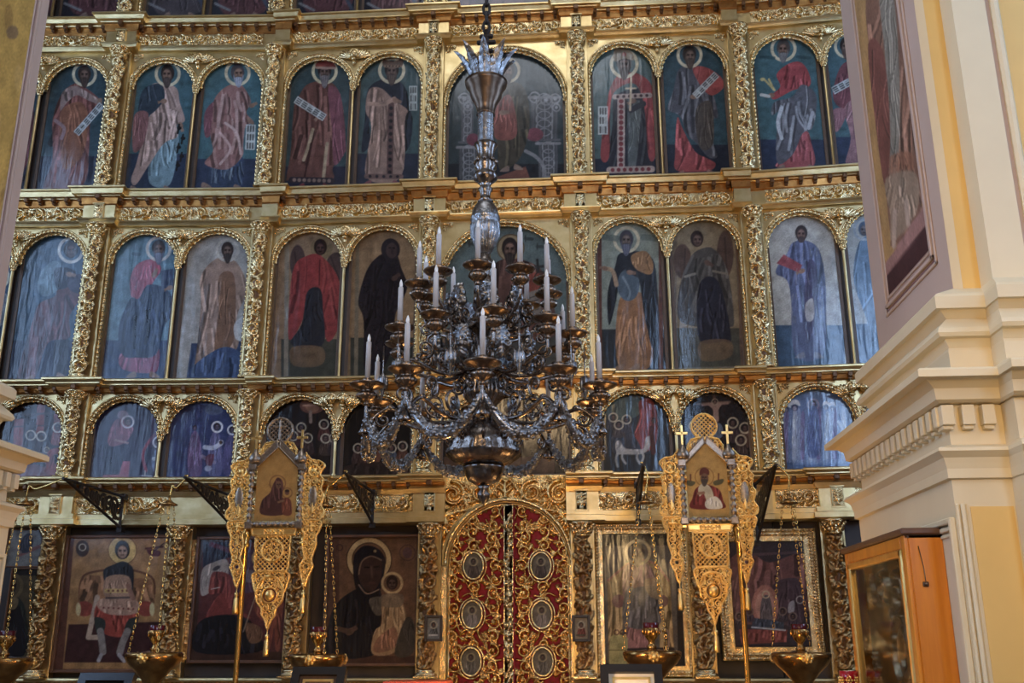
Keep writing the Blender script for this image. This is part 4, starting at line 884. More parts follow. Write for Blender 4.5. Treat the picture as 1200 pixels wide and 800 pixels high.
def icon_thing(sec, u0, u1, z0, z1, fn, label, seed, d=-.035, frame=.035, res=.0095, cat='icon', name='icon'):
    um = (u0+u1)/2; t = thing(name, label, cat, sec.place(um, d, z0), sec_rot(sec), None)
    painted_panel(t, sec, u0, u1, z0, z1, d, fn, (um, d, z0), seed, res)
    if frame > 0:
        mb = MB(); w = (u1-u0)/2; H = z1-z0
        for x0, x1, q0, q1 in ((-w, -w+frame, 0, H), (w-frame, w, 0, H), (-w+frame, w-frame, 0, frame*.5), (-w+frame, w-frame, H-frame, H)): mb.box(x0, x1, -.012, .0, q0, q1, .003)
        mb.obj('panel_border', MT['frame'], t)
    return t
# ------------------------------------------------------------------ backing of the screen (setting)
def backing(nm, sec, u0, u1):
    mb = MB(); P = [sec.place(u, -.12, z) for u, z in ((u0, SOLEA), (u1, SOLEA), (u1, 12.0), (u0, 12.0))]; Q = [sec.place(u, -.22, z) for u, z in ((u0, SOLEA), (u1, SOLEA), (u1, 12.0), (u0, 12.0))]
    mb.add(P+Q, [(0, 1, 2, 3), (7, 6, 5, 4), (0, 4, 5, 1), (1, 5, 6, 2), (2, 6, 7, 3), (3, 7, 4, 0)]); structure(mb.obj(nm, MT['dark']))
backing('wall_altar_left', SL, -9.6, FL); backing('wall_altar', SC, FL, FR); backing('wall_altar_right', SR, FR, 6.4)
# ------------------------------------------------------------------ upper three tiers
SIDE = {'L': 'left wing', 'C': 'central section', 'R': 'right wing'}
SPAN = {'L': (SL, LB[0][0], FL-.02), 'C': (SC, FL, FR), 'R': (SR, FR+.02, FR+BW)}
STEPS = {'L': [LB[0][0], LB[1][0]], 'C': [FL, CU[0], CU[1], FR], 'R': [FR+BW]}
FSP = {'L': [(LB[0][0]+.19, LB[0][1]-.19), (LB[1][0]+.19, FL-.19)], 'C': [(FL+.19, CU[0]-.19), (CU[0]+.19, CU[1]-.19), (CU[1]+.19, FR-.19)], 'R': [(FR+.19, FR+BW-.19)]}
for k, (lv, wh) in enumerate(((A0, 'above the upper saints'), (A1, 'under the upper saints'), (A2, 'under the lower saints'))):
    for sd in 'LCR':
        sec, a, b = SPAN[sd]
        cornice(sec, a, b, STEPS[sd], lv, 'gilded cornice %s, %s, %s' % (wh, SIDE[sd], 'with a carved vine frieze' if k < 2 else 'with small blocks under its lip'), 'frieze' if k < 2 else None, FSP[sd], 10*k+ord(sd))
ROWS = {0: (A0[0], A0[0]+2.9, A0[0]+2.3), 1: (A1[0], A0[-1], APEX1), 2: (A2[0], A1[-1], APEX2), 3: (A3[0], A2[-1], APEX3)}
for row in (0, 1, 2, 3):
    for bi in range(6):
        z0, z1, ap = ROWS[row]
        arcade(bi, row, z0, z1, ap, 'gilded arch plate over the %s icons %s' % (ROWNAME[row], BAYNAME[bi]), 2 if row == 3 else 1)
COLPOS = [(SL, LB[0][0], 'at the left pier'), (SL, LB[1][0], 'in the middle of the left wing'), (SC, FL, 'where left wing meets centre'), (SC, CU[0], 'just left of the chandelier axis'), (SC, CU[1], 'just right of the chandelier axis'), (SC, FR, 'where centre meets right wing')]
for row in (0, 1, 2, 3):
    z0, z1, ap = ROWS[row]
    for sec, u, wh in COLPOS:
        carved_column(sec, u, z0, z1, .085, 'gilded vine-carved column of the %s tier, %s' % (ROWNAME[row], wh), 0, 'col%d' % row, rc=.15 if row < 3 else .11)
UPR = [[(i_a, 'icon of a reddish-robed saint half hidden by the left pier, upper row'), (i_b, 'arched icon of a red-brown robed prophet holding a slanting white scroll, upper row left')],
      [(i_c, 'arched icon of a pale pink robed apostle with dangling dark keys, upper row'), (i_d, 'arched icon of a grey-bearded striding saint in swirling pinkish robe')],
      [(i_e, 'arched icon of a red-capped prophet in brown cloak with tilted scroll'), (i_f, 'arched icon of a crowned king in buff robe and navy cloak')],
      [(i_g, 'broad arched icon of a seated figure on a grey scrolled throne, behind chandelier top')],
      [(i_h, 'arched icon of a crowned king in red cloak over dark jewelled robe'), (i_i, 'arched icon of a grey-cloaked prophet with red shoulder and hem and white scroll')],
      [(i_j, 'arched icon of a bearded apostle in red tunic and grey cloak holding keys'), (i_k, 'arched icon of a dark red robed prophet cut by the right pier')]]
LO = [[(i2_a, 'sliver of a blue icon beside the left pier, lower row'), (i2_b, 'arched icon of a dark red robed young saint on blue, left of lower row')],
      [(i2_c, 'arched icon of a bearded saint in pink tunic and navy cloak with book'), (i2_d, 'arched icon of a pale orange robed saint on silvery ground')],
      [(i2_e, 'arched icon of a winged angel in a red cloak on tan ground'), (i2_f, 'arched icon of a veiled figure in black on tan ground')],
      [(i2_g, 'broad arched icon of an enthroned figure with ochre halo behind the candles')],
      [(i2_h, 'arched icon of a bare-armed prophet in ochre robe and black cloak'), (i2_i, 'arched icon of a bowing brown-winged angel in grey and navy')],
      [(i2_j, 'arched icon of a blue robed saint holding a red book on silvery ground'), (i2_k, 'arched icon of a bright blue figure beside the right pier')]]
FE = [[(f_b, 'small arched scene hidden behind the left cornice'), (f_a, 'small arched scene with red pillars and haloed women, far left')],
      [(f_b, 'small arched scene of an angel greeting a seated woman in blue'), (f_c, 'small arched blue nativity-like scene with white haloes')],
      [(f_d, 'small arched dark scene with a descending dove over haloed heads'), (f_e, 'small arched dark scene behind the chandelier swags')],
      [(f_m, 'broad small scene of a crowd at table behind the chandelier bowl')],
      [(f_g, 'small arched scene of a white horse and red hill'), (f_h, 'small arched scene of a crucifixion behind the right banner')],
      [(f_i, 'small arched bright blue crowd scene left of the right pier'), (f_c, 'small arched scene hidden behind the right cornice')]]
sd = 0
for row, tab in ((1, UPR), (2, LO), (3, FE)):
    z0, z1, ap = ROWS[row]
    for bi in range(6):
        for (a, b), (fn, lab) in zip(openings(BAYS[bi]), tab[bi]):
            sd += 1; icon_thing(BAYS[bi][1], a-.01, b+.01, z0+.005, ap+.03, fn, lab, sd, d=-.085, frame=.04, res=.0092 if row != 2 else .0095)
for bi in range(6):
    for j, (a, b) in enumerate(openings(BAYS[bi])):
        sd += 1; icon_thing(BAYS[bi][1], a-.01, b+.01, A0[0]+.005, A0[0]+2.3, angels_strip if bi == 3 else strip(sd), 'foot of an icon cut off by the top edge, %s%s' % (BAYNAME[bi], '' if BAYS[bi][3] == 1 else (', left one' if j == 0 else ', right one')), sd, d=-.085, res=.016)
# ------------------------------------------------------------------ lowest tier
def U(sec, px, py=700): return sec.un(px, py)[0]
B4 = [(SL, U(SL, 57), 'beside the left pier', 1), (SC, U(SC, 208), 'between the seated warrior and red horse icons', 1), (SC, U(SC, 350), 'behind the left banner', 1), (SC, U(SC, 503), 'left of the royal doors', 2), (SC, U(SC, 684), 'right of the royal doors', 2), (SC, U(SC, 821), 'behind the right banner', 1), (SC, U(SC, 981), 'between the entombment icon and kiot', 2)]
for sec, u, wh, kd in B4:
    carved_column(sec, u, ZBOT-.12, A3[-1], .095, 'dark gilded grape-carved column of the lowest tier, %s' % wh, 1, 'bot%d' % kd, rb=.1, rc=.16)
uc = (B4[3][1]+B4[4][1])/2
def spans(us): return [(a+.19, b-.19) for a, b in zip(us[:-1], us[1:])]
uL = LB[0][0]+.3
cornice(SL, uL, FL+.02, [B4[0][1]], A3, 'pale gilded entablature of the lowest tier, left wing, with scroll panels', 'panel', [(B4[0][1]+.19, B4[0][1]+.78), (B4[0][1]+.80, B4[1][1]-.19), (uL, B4[0][1]-.19)], 51)
cornice(SC, FL, B4[3][1]+.175, [B4[2][1], B4[3][1]], A3, 'gilded entablature left of the royal doors, with scroll panels', 'panel', [(FL+.05, B4[2][1]-.19)]+[(B4[2][1]+.19, (B4[2][1]+B4[3][1])/2-.01), ((B4[2][1]+B4[3][1])/2+.01, B4[3][1]-.19)], 52)
cornice(SC, B4[4][1]-.175, FR, [B4[4][1], B4[5][1]], A3, 'gilded entablature right of the royal doors, with scroll panels', 'panel', [(B4[4][1]+.19, (B4[4][1]+B4[5][1])/2), ((B4[4][1]+B4[5][1])/2+.02, B4[5][1]-.19)], 53)
cornice(SR, FR-.02, FR+BW, [SR.un(981, 600)[0]], A3, 'pale gilded entablature of the lowest tier, right wing', 'panel', [(FR+.03, SR.un(981, 600)[0]-.19), (SR.un(981, 600)[0]+.19, FR+BW)], 54)
def big_icon(sec, pxs, fn, label, seed, edge, d=.0, rope_frame=False):
    (x0, yb), (x1, yt) = pxs; ym = (yb+yt)/2
    u0, u1 = sec.un(x0, ym, d)[0], sec.un(x1, ym, d)[0]; z0, z1 = zc(yb, 600), zc(yt, 600)
    t = icon_thing(sec, u0, u1, z0, z1, fn, label, seed, d=d, frame=0, res=.0085)
    um = (u0+u1)/2; w = (u1-u0)/2; H = z1-z0; mb = MB(); e = edge
    if rope_frame:
        for dd, r, pt in ((e*.9, .022, .035), (e*1.35, .018, .03)):
            q, rr = rope([(-w-dd, -.03, -dd), (-w-dd, -.03, H+dd), (w+dd, -.03, H+dd), (w+dd, -.03, -dd), (-w-dd, -.03, -dd)], r, .35, pt); mb.tube(q, rr, 6)
        for x0, x1, q0, q1 in ((-w-1.6*e, -w, -e*1.6, H+e*1.6), (w, w+1.6*e, -e*1.6, H+e*1.6), (-w, w, -e*1.6, 0), (-w, w, H, H+e*1.6)): mb.box(x0, x1, -.022, .03, q0, q1, .006)
        mb.obj('rope_frame', MT['gold'], t)
    else:
        for x0, x1, q0, q1 in ((-w-e, -w, -e, H+e), (w, w+e, -e, H+e), (-w, w, -e, 0), (-w, w, H, H+e)): mb.box(x0, x1, -.03, .03, q0, q1, .006)
        mb.obj('frame', MT['bole'], t)
        if edge > .03:
            for sg in (-1, 1):
                S = []
                Rn = random.Random(seed+sg)
                zq = 0
                while zq < H: S += leaf(.05+Rn.uniform(-.015, .015), zq, PI/2+Rn.uniform(-.7, .7), .13, .013, 1, 3)+[(spiral(.05, zq+.06, .03, 1, Rn.random()*6), .012, .006, .9)]; zq += .13
                relief_obj('carved_strip', .1, H, S, .035, MT['goldd'], t, (sg*(w+e+.055)-.05, -.01, 0), res=.012)
    return t
big_icon(SL, ((8, 788), (48, 664)), b_a, 'dim icon of a haloed figure with dark silhouette, behind the left hanging lamp', 201, .02)
big_icon(SL, ((10, 660), (49, 617)), b_a2, 'small grey panel with a blue-grey bird shape, left pier side', 202, .015)
big_icon(SL, ((73, 784), (198, 627)), b_b, 'ochre icon of a seated warrior in red skirt with sword', 203, .035)
big_icon(SC, ((229, 773), (336, 629)), b_c, 'dark icon of a red horse and white mountain behind the left banner', 204, .035)
big_icon(SC, ((383, 777), (491, 628)), b_d, 'brown icon of a dark-veiled mother with gold child, left of the royal doors', 205, .03)
big_icon(SC, ((708, 780), (799, 627)), b_e, 'greyed icon of an enthroned figure, right of the royal doors', 206, .075, rope_frame=True)
big_icon(SC, ((858, 758), (946, 637)), b_f, 'dark icon of a red bier and salmon mandorla, behind the right hanging lamp', 207, .09, rope_frame=True)
# pedestal band below the icons
for nm, sec, a, b, lab in (('L', SL, uL, B4[1][1], 'pale gilded plinth ledge under the seated warrior icon'), ('C', SC, B4[1][1], B4[3][1]+.13, 'gilded plinth ledge left of the royal doors'), ('C2', SC, B4[4][1]-.13, 2.75, 'gilded plinth ledge right of the royal doors'), ('R', SR, 2.76, FR+BW, 'gilded plinth ledge behind the kiot')):
    zt = ZBOT-.12; um = (a+b)/2
    t = thing('plinth', lab, 'plinth', sec.place(um, 0, SOLEA), sec_rot(sec)); w = (b-a)/2; H = zt-SOLEA
    mb = MB(); mb.sweep([(-.1, H), (.11, H), (.12, H-.02), (.11, H-.035), (.07, H-.05), (.06, H-.075), (.045, H-.08), (.045, .25), (.09, .22), (.09, 0), (-.1, 0)], [(-w, 0, 0, -1), (w, 0, 0, -1)]); mb.obj('ledge', MT['goldp'], t)
    mb = MB(); q, rr = rope([(-w, -.075, H-.062), (w, -.075, H-.062)], .014, .4, .05); mb.tube(q, rr, 6); mb.obj('beading', MT['gold'], t)
# ------------------------------------------------------------------ royal doors
DZ0 = SOLEA+.02; DTOP = zc(588.5, 597); u0d, u1d = SC.un(524, 720)[0], SC.un(668, 720)[0]; ud = (u0d+u1d)/2; DR = (u1d-u0d)/2; DZS = DTOP-DR
dw = thing('doorway_arch', 'gilded carved scroll surround over the red royal doors', 'arch', SC.place(ud, 0, DZ0))
ca, cb = B4[3][1]+.14, B4[4][1]-.14; HT = A3[0]-DZ0
mb = MB(); x, z = arch_pts(-DR, DR, DZS-DZ0, DR, 60)
mb.grid(np.stack([np.stack([x, 0*x-.0, z], -1), np.stack([x, 0*x, 0*z+HT], -1)], 1), False); mb.grid(np.stack([np.stack([x, 0*x+.1, z], -1), np.stack([x, 0*x, z], -1)], 1), True)
mb.box(ca-ud, -DR, 0, .1, 0, HT); mb.box(DR, cb-ud, 0, .1, 0, HT); mb.obj('surround_plate', MT['goldp'], dw)
mb = MB(); q = [(-DR-.03, -.03, 0), (-DR-.03, -.03, DZS-DZ0)]+[(a, -.03, b) for a, b in zip(*arch_pts(-DR-.03, DR+.03, DZS-DZ0, DR+.03, 50))]+[(DR+.03, -.03, DZS-DZ0), (DR+.03, -.03, 0)]
mb.tube(q[1:-1], .022, 8); mb.box(-DR-.075, -DR, -.035, 0, 0, DZS-DZ0-.02, .006); mb.box(DR, DR+.075, -.035, 0, 0, DZS-DZ0-.02, .006); mb.obj('jamb_moulding', MT['gold'], dw)
# carved scroll spandrels
W = cb-ca; zb = DZS-DZ0-.02; Hs = HT-zb; R = random.Random(5); S = []
for sg in (-1, 1):
    cx = W/2
    for (ox, oz, r, tn) in ((.62, Hs-.22, .15, 1.6), (.30, Hs-.20, .13, 1.5), (.80, Hs-.55, .12, 1.5), (.86, Hs-.85, .09, 1.3)):
        S.append((spiral(cx+sg*ox, oz, r, tn, PI/2, sg, 30), .026, .014, 1)); S.append((np.array([(cx+sg*ox, oz)]), .03, .03, 1))
        for k in range(9): a = R.random()*2*PI; S += leaf(cx+sg*ox+r*math.cos(a), oz+r*math.sin(a), a+sg*.8, .12, .014, .9, 3)
    S.append((cat([(cx+sg*.05, Hs-.05), (cx+sg*.3, Hs-.36), (cx+sg*.62, Hs-.45), (cx+sg*.75, Hs-.75), (cx+sg*.88, .05)], 8), .02, .014, .8))
    for k in range(16): a = PI*(.08+.40*k/16) if sg > 0 else PI*(.92-.40*k/16); S += leaf(cx+(DR+.09)*math.cos(a), .02+(DR+.09)*math.sin(a), a+R.uniform(-.6, .6), .11, .013, .8, 3)
S += leaf(W/2, Hs-.28, PI/2, .26, .03, 1.1, 4)
nx, nz = int(W/.0095), int(Hs/.0095); x, z = np.meshgrid(np.linspace(0, W, nx), np.linspace(0, Hs, nz), indexing='ij'); h = carve(x, z, S)
k = np.hypot(x-W/2, z-.02) > DR+.05; mk = k[:-1, :-1] & k[1:, :-1] & k[:-1, 1:] & k[1:, 1:]
mb = MB(); mb.grid(np.stack([x+ca-ud, -.008-h*.06, z+zb], -1), True, mask=mk); mb.obj('scroll_carving', MT['goldw'], dw)
# two leaves
rd = thing('royal_doors', 'arched double doors of gilded openwork over red cloth with oval medallions', 'door', SC.place(ud, -.06, DZ0))
def zfun(xa): return (DZS-DZ0)+math.sqrt(max(DR*DR-xa*xa, 0))
MED = [(555, 663), (634, 663), (553.5, 720), (635, 720), (552, 775), (636, 775)]
meds = [(SC.un(px, py, -.06)[0]-ud, zc(py, px, -.06)-DZ0) for px, py in MED]
for sg in (-1, 1):
    nz = 70; xs = np.linspace(0.0, DR-.006, 40)*sg; mb = MB()
    top = np.array([zfun(abs(q))-.006 for q in xs]); P = np.stack([np.stack([xs, 0*xs+.02, 0*xs], -1), np.stack([xs, 0*xs+.02, top], -1)], 1); mb.grid(P, False)
    lf = mb.obj('door_leaf', MT['red'], rd); R = random.Random(11); S = []
    Wd, Hd = DR, DR+DZS-DZ0; nx, nzz = int(Wd/.008), int(Hd/.008); x, z = np.meshgrid(np.linspace(0, Wd, nx), np.linspace(0, Hd, nzz), indexing='ij')
    ms = [(abs(mx), mz) for mx, mz in meds if mx*sg > 0]
    for zz in np.arange(.05, Hd, .155):
        for j, xx in enumerate((.17, .40, .62)):
            xx2, z2 = xx+R.uniform(-.03, .03), zz+(.07 if j % 2 else 0)
            if xx2 > Wd-.04: continue
            s2 = 1 if (j+int(zz*7)) % 2 else -1
            S.append((spiral(xx2, z2, .072, 1.35, R.random()*6, s2, 20), .018, .010, 1)); S.append((np.array([(xx2, z2)]), .022, .022, 1.1))
            for q in range(4): a = R.random()*2*PI; S += leaf(xx2+.07*math.cos(a), z2+.07*math.sin(a), a+s2*.8, .085, .011, .85, 3)
            S.append((cat([(xx2-.09, z2-.09), (xx2, z2-.085*s2), (xx2+.1, z2+.06)], 5), .011, .009, .8))
    h = carve(x, z, S); inside = (z < np.array([[zfun(v)-.01 for v in x[:, 0]]]).T)
    for mx, mz in ms: inside &= np.hypot((x-mx)/.135, (z-mz)/.17) > 1
    k = (h > .18) & inside; mk = (k[:-1, :-1] | k[1:, :-1] | k[:-1, 1:] | k[1:, 1:]) & inside[:-1, :-1] & inside[1:, 1:]
    mb = MB(); P = np.stack([sg*x, .012-h*.05, z], -1); mb.grid(P if sg > 0 else P, True, mask=mk); mb.obj('openwork_carving', MT['goldw'], lf)
    mb = MB(); q = [(sg*(DR-.014), -.01, 0), (sg*(DR-.014), -.01, DZS-DZ0)]+[(sg*(DR-.014)*math.cos(a), -.01, DZS-DZ0+(DR-.014)*math.sin(a)) for a in np.linspace(0.05, PI/2-.03, 24)]; mb.tube(q, .014, 8); mb.obj('rim', MT['gold'], lf)
    for j, (mx, mz) in enumerate(ms):
        mb = MB(); tt = np.linspace(0, 2*PI, 40); mb.tube(np.stack([sg*mx+.115*np.cos(tt), 0*tt-.03, mz+.15*np.sin(tt)], -1), .014, 8, caps=False); mb.tube(np.stack([sg*mx+.145*np.cos(tt), 0*tt-.012, mz+.18*np.sin(tt)], -1), .011, 8, caps=False)
        md = mb.obj('medallion_rim', MT['gold'], lf)
        uu, zz2 = np.meshgrid(np.linspace(-.112, .112, 26), np.linspace(-.148, .148, 34), indexing='ij')
        X, Y = project(SC.placeA(uu+sg*mx+ud, -.06, zz2+mz+DZ0)); pt = Paint(X, Y, j+7); cx, cy = X.mean(), Y.mean(); pt.T(1, 0, 0).fill((112, 100, 80)).P([(cx-6, cy+14), (cx-5, cy+1), (cx, cy-2), (cx+5, cy+1), (cx+6, cy+14)], [(78, 62, 52), (124, 110, 100), (96, 88, 76)][j % 3], folds=5); pt.head(cx, cy-5, 4.6, halo=(160, 140, 92), skin=(92, 66, 50)); pt.wear()
        board(lf, uu+sg*mx, -.022, zz2+mz, pt, .01, 'medallion_painting', 'paintm', lambda a, b, mx=sg*mx, mz=mz: np.hypot((a-mx)/.112, (b-mz)/.148) < 1)
S = []; R = random.Random(3); Hp = Hd-.02
for zz in np.arange(.04, Hp-.1, .11): S += leaf(.055, zz, PI/2+R.uniform(-.5, .5), .11, .014, 1, 3)+[(spiral(.055+R.choice((-.025, .025)), zz+.06, .024, 1, R.random()*6), .011, .006, 1)]
pst = MB(); pst.box(-.05, .05, -.03, .015, 0, Hp, .006); po = pst.obj('centre_post', MT['goldd'], rd); relief_obj('carving', .11, Hp, S, .045, MT['gold'], po, (-.055, -.03, 0))
pst = MB(); pst.tube([(.062, -.035, 0), (.062, -.035, Hp-.05)], .008, 8); pst.obj('astragal', MT['red'], po)
# small framed icons hung on the door columns
for px, wh, c in ((508, 'silver-covered', 0), (681, 'reddish', 1)):
    u, z = SC.un(px, 736, .24); t = thing('small_icon', '%s little framed icon hung on the column %s of the royal doors' % (wh, 'left' if c == 0 else 'right'), 'icon', SC.place(u, .235, z-.14))
    def fn(p, c=c):
        x, y = p.X.mean(), p.Y.mean(); p.T(1, 0, 0).fill((120, 122, 124) if c == 0 else (140, 120, 92)).P([(x-4, y+9), (x-3, y), (x, y-2), (x+4, y), (x+5, y+9)], (86, 88, 92) if c == 0 else (130, 52, 40), folds=4).head(x, y-4, 4, halo=(170, 160, 130)); p.S([(x-5, y+8), (x+4, y+8)], 2, (200, 200, 200) if c == 0 else (90, 80, 60))
    painted_panel(t, SC, u-.075, u+.075, z-.11, z+.11, .235, fn, (u, .235, z-.14), 5, .007, thick=.02)
    mb = MB()
    for x0, x1, q0, q1 in ((-.1, -.07, .0, .28), (.07, .1, .0, .28), (-.07, .07, 0, .03), (-.07, .07, .25, .28)): mb.box(x0, x1, -.022, .015, q0, q1, .005)
    mb.box(-.09, .09, .012, .05, .02, .26); mb.obj('frame', MT['dark'], t)
# ------------------------------------------------------------------ chandelier
CY = -4.5; CX = un(568, 350, 'y', CY)[0]
def CZ(py): return un(568, py, 'y', CY)[2]
def CR(px, py): P = un(568, py, 'y', CY); return px*((P-CAM)@FW)/FPX
ZB = CZ(590)
ch = thing('chandelier', 'many-armed tarnished silver chandelier with swags hanging in front of the icon screen', 'chandelier', (CX, CY, ZB))
def prof(lst): return [(CR(r, y), CZ(y)-ZB)+tuple(e) for r, y, *e in lst][::-1]
flt = lambda n, a: (lambda A: a*np.abs(np.cos(A*n/2))-a/2)
mb = MB(); mb.lathe(prof([(0, 568), (7, 570), (4, 573), (7.5, 579), (6.5, 584), (3, 588), (0, 592)]), 20); mb.obj('pendant_finial', MT['silver'], ch)
mb = MB(); mb.lathe(prof([(15, 545, .2), (24, 546, .2), (24, 549, 0), (22, 556, 0), (18, 563, 0), (8, 569, 0), (0, 570, 0)]), 40); mb.obj('lower_bowl', MT['silver'], ch)
mb = MB(); mb.lathe(prof([(14, 490, 0), (17, 497, 0), (24, 500, 0), (36, 510, 0), (41, 521, 0), (40, 524, 1), (44, 529, 1), (43, 534, 1), (34, 541, 1), (24, 545, 0), (15, 546, 0)]), 96, flute=flt(40, .06)); mb.obj('gadrooned_bowl', MT['silver'], ch)
mb = MB(); mb.lathe(prof([(26, 436, .3), (27, 439, .3), (19, 442, .5), (20, 448, 1), (23, 458, 1), (22, 466, 1), (15, 474, .6), (13, 480, 0), (16, 486, 0), (14, 491, 0)]), 96, flute=flt(18, .14)); mb.obj('fluted_body', MT['silver'], ch)
mb = MB(); mb.lathe(prof([(8, 345, 0), (13, 346, 0), (14, 356, 0), (10, 362, 0), (12, 372, 0), (21, 378, 0), (22, 384, 0), (14, 390, 0), (12, 400, 0), (12, 418, 0), (16, 428, 0), (26, 436, 0), (26, 437, 0)]), 32); mb.obj('middle_drum', MT['silver'], ch)
mb = MB(); mb.lathe(prof([(6, 296, 0), (7, 303, 0), (12, 308, 0), (11, 314, 0), (8, 320, 0), (9, 327, 0), (13, 331, 0), (13, 345, 0), (8, 346, 0)]), 28); mb.obj('upper_drum', MT['silver'], ch)
mb = MB(); mb.lathe(prof([(5, 235, 0), (9, 238, 0), (14, 245, 0), (17, 255, 0), (17.5, 258, 0), (15.5, 260, 0), (17, 264, 1), (16.5, 275, 1), (12, 287, 1), (7, 296, .5), (5, 299, 0)]), 96, flute=flt(22, .12)); mb.obj('fluted_vase', MT['silverb'], ch)
mb = MB(); mb.lathe(prof([(9, 167, 0), (14, 170, 0), (11, 175, 0), (10, 182, 0), (11, 190, 0), (13, 197, 0), (10, 200, 0), (14, 206, 0), (14, 210, 0), (8, 215, 0), (6, 219, 0), (9, 222, 0), (6, 227, 0), (6, 233, 0), (9, 236, 0), (5, 238, 0)]), 28)
for k in range(8): a = k*PI/4; mb.ball((CR(12, 190)*math.cos(a), CR(12, 190)*math.sin(a), CZ(190)-ZB), CR(3, 190), 8, 6)
mb.obj('knobbed_stem', MT['silver'], ch)
mb = MB(); mb.lathe(prof([(0, 135), (9.5, 135), (9.5, 167), (0, 167)]), 28, smooth=False); mb.obj('mirror_sleeve', MT['silverb'], ch)
mb = MB(); mb.lathe(prof([(20, 96), (25, 97), (24, 101), (20, 106), (18, 114), (12, 124), (10, 133), (11, 135), (0, 136)]), 32); mb.obj('goblet', MT['bronze'], ch)
def palm_leaf(w, h, n=5):
    mb = MB(); t = np.linspace(0, 1, 14); sgrid = np.linspace(-1, 1, 9)
    P = np.array([[(w*s*math.sin(PI*min(1, .12+.88*q))**.7, -.48*h*q*q+.02*abs(s)*(1+math.sin(q*26)*.4), h*q) for s in sgrid] for q in t]); mb.grid(P, True); mb.grid(P+np.array([0, .012, 0]), True); return mb
lm = palm_leaf(CR(6.5, 85), CZ(62)-CZ(99)).mesh('leaf', MT['silverb'])
for k in range(9): a = k/9*2*PI; r = CR(19, 97); obj('crown_leaf', lm, ch, (r*math.sin(a), -r*math.cos(a), CZ(99)-ZB), (0, 0, a))
mb = MB(); mb.tube([(0, 0, CZ(99)-ZB), (0, 0, CZ(36)-ZB)], CR(3.2, 60), 8)
for y, w in ((43, 8), (50, 11), (60, 8)): mb.box(-CR(w, y), CR(w, y), -.02, .02, CZ(y+2)-ZB, CZ(y-2)-ZB, .008)
mb.ball((0, 0, CZ(70)-ZB), CR(4, 70), 10, 8); mb.obj('cross_finial', MT['iron'], ch)
mb = MB(); z = CZ(38)-ZB; k = 0
while z < 13.3-ZB:
    t = np.linspace(0, 2*PI, 14); a = k*PI/2; r = .026
    mb.tube(np.stack([r*np.cos(t)*math.cos(a), r*np.cos(t)*math.sin(a), z+.055*np.sin(t)+.05], -1), .013, 6, caps=False); z += .085; k += 1
mb.obj('chain', MT['iron'], ch)
def drip_pan(s):
    mb = MB(); mb.lathe([(0, -.155, 0), (.014, -.15, 0), (.022, -.135, 0), (.014, -.12, 0), (.034, -.112, .5), (.056*s, -.09, 1), (.06*s, -.072, 1), (.05, -.052, .6), (.034, -.044, 0), (.05, -.032, 0), (.096*s, -.012, 0), (.108*s, .0, 0), (.106*s, .008, 0), (.09*s, .007, 0), (.05, .0, 0), (.022, .008, 0), (.034, .026, 0), (.031, .045, 0), (.024, .05, 0), (0, .05, 0)], 36, flute=lambda A: .14*np.cos(A*12)); return mb.mesh('drip pan', MT['pan'])
def arm_mesh(R, za, zd, sc):
    mb = MB(); c = lambda pts: np.array([(0, -r, z) for r, z in cat(pts, 10)])
    main = c([(.10, za), (.26*R+.05, za-.07*sc), (.55*R, za-.07*sc), (.82*R, za+.0*sc), (R-.015, zd-.26*sc), (R, zd-.14)]); mb.tube(main, np.linspace(.019, .012, len(main)), 8)
    for cx, cz, r, a0, sg in ((.42*R, za+.05*sc, .085*sc, -PI/2, 1), (.70*R, za+.11*sc, .075*sc, -PI/2, -1), (.86*R, za-.08*sc, .06*sc, PI/2, -1), (.30*R, za-.16*sc, .06*sc, PI/2, 1)):
        s = spiral(cx, cz, r, 1.5, a0, sg, 34); mb.tube(np.array([(0, -p[0], p[1]) for p in s]), np.linspace(.012, .007, 34), 6); mb.ball((0, -s[-1][0], s[-1][1]), .016, 8, 6)
    for r, z in ((.5*R, za-.06*sc), (.8*R, za+.01)): mb.ball((0, -r, z), (.02, .032, .022), 8, 6)
    return mb.mesh('arm', MT['silver'])
def candle_mesh(h):
    mb = MB(); mb.lathe([(0, 0), (.0195, 0), (.0185, h*.97), (.013, h), (0, h)], 14); tip = MB(); tip.lathe([(.010, 0), (.013, .012), (.012, .028), (.005, .05), (0, .058)], 10)
    return mb.mesh('candle', MT['wax']), tip.mesh('bulb_tip', MT['bulb'])
TIERS = [('lowest', .86, 10, math.radians(5), (565, 425), 487, 1.0, .27), ('middle', .66, 10, math.radians(11), (582, 364), 432, .9, .26), ('top', .50, 10, math.radians(0), (559, 311), 382, .8, .24)]
POSW = {0: 'front', 1: 'second right of front', 2: 'far right', 3: 'right rear', 4: 'rear, right of centre', 5: 'rear', 6: 'rear, left of centre', 7: 'left rear', 8: 'far left', 9: 'second left of front'}
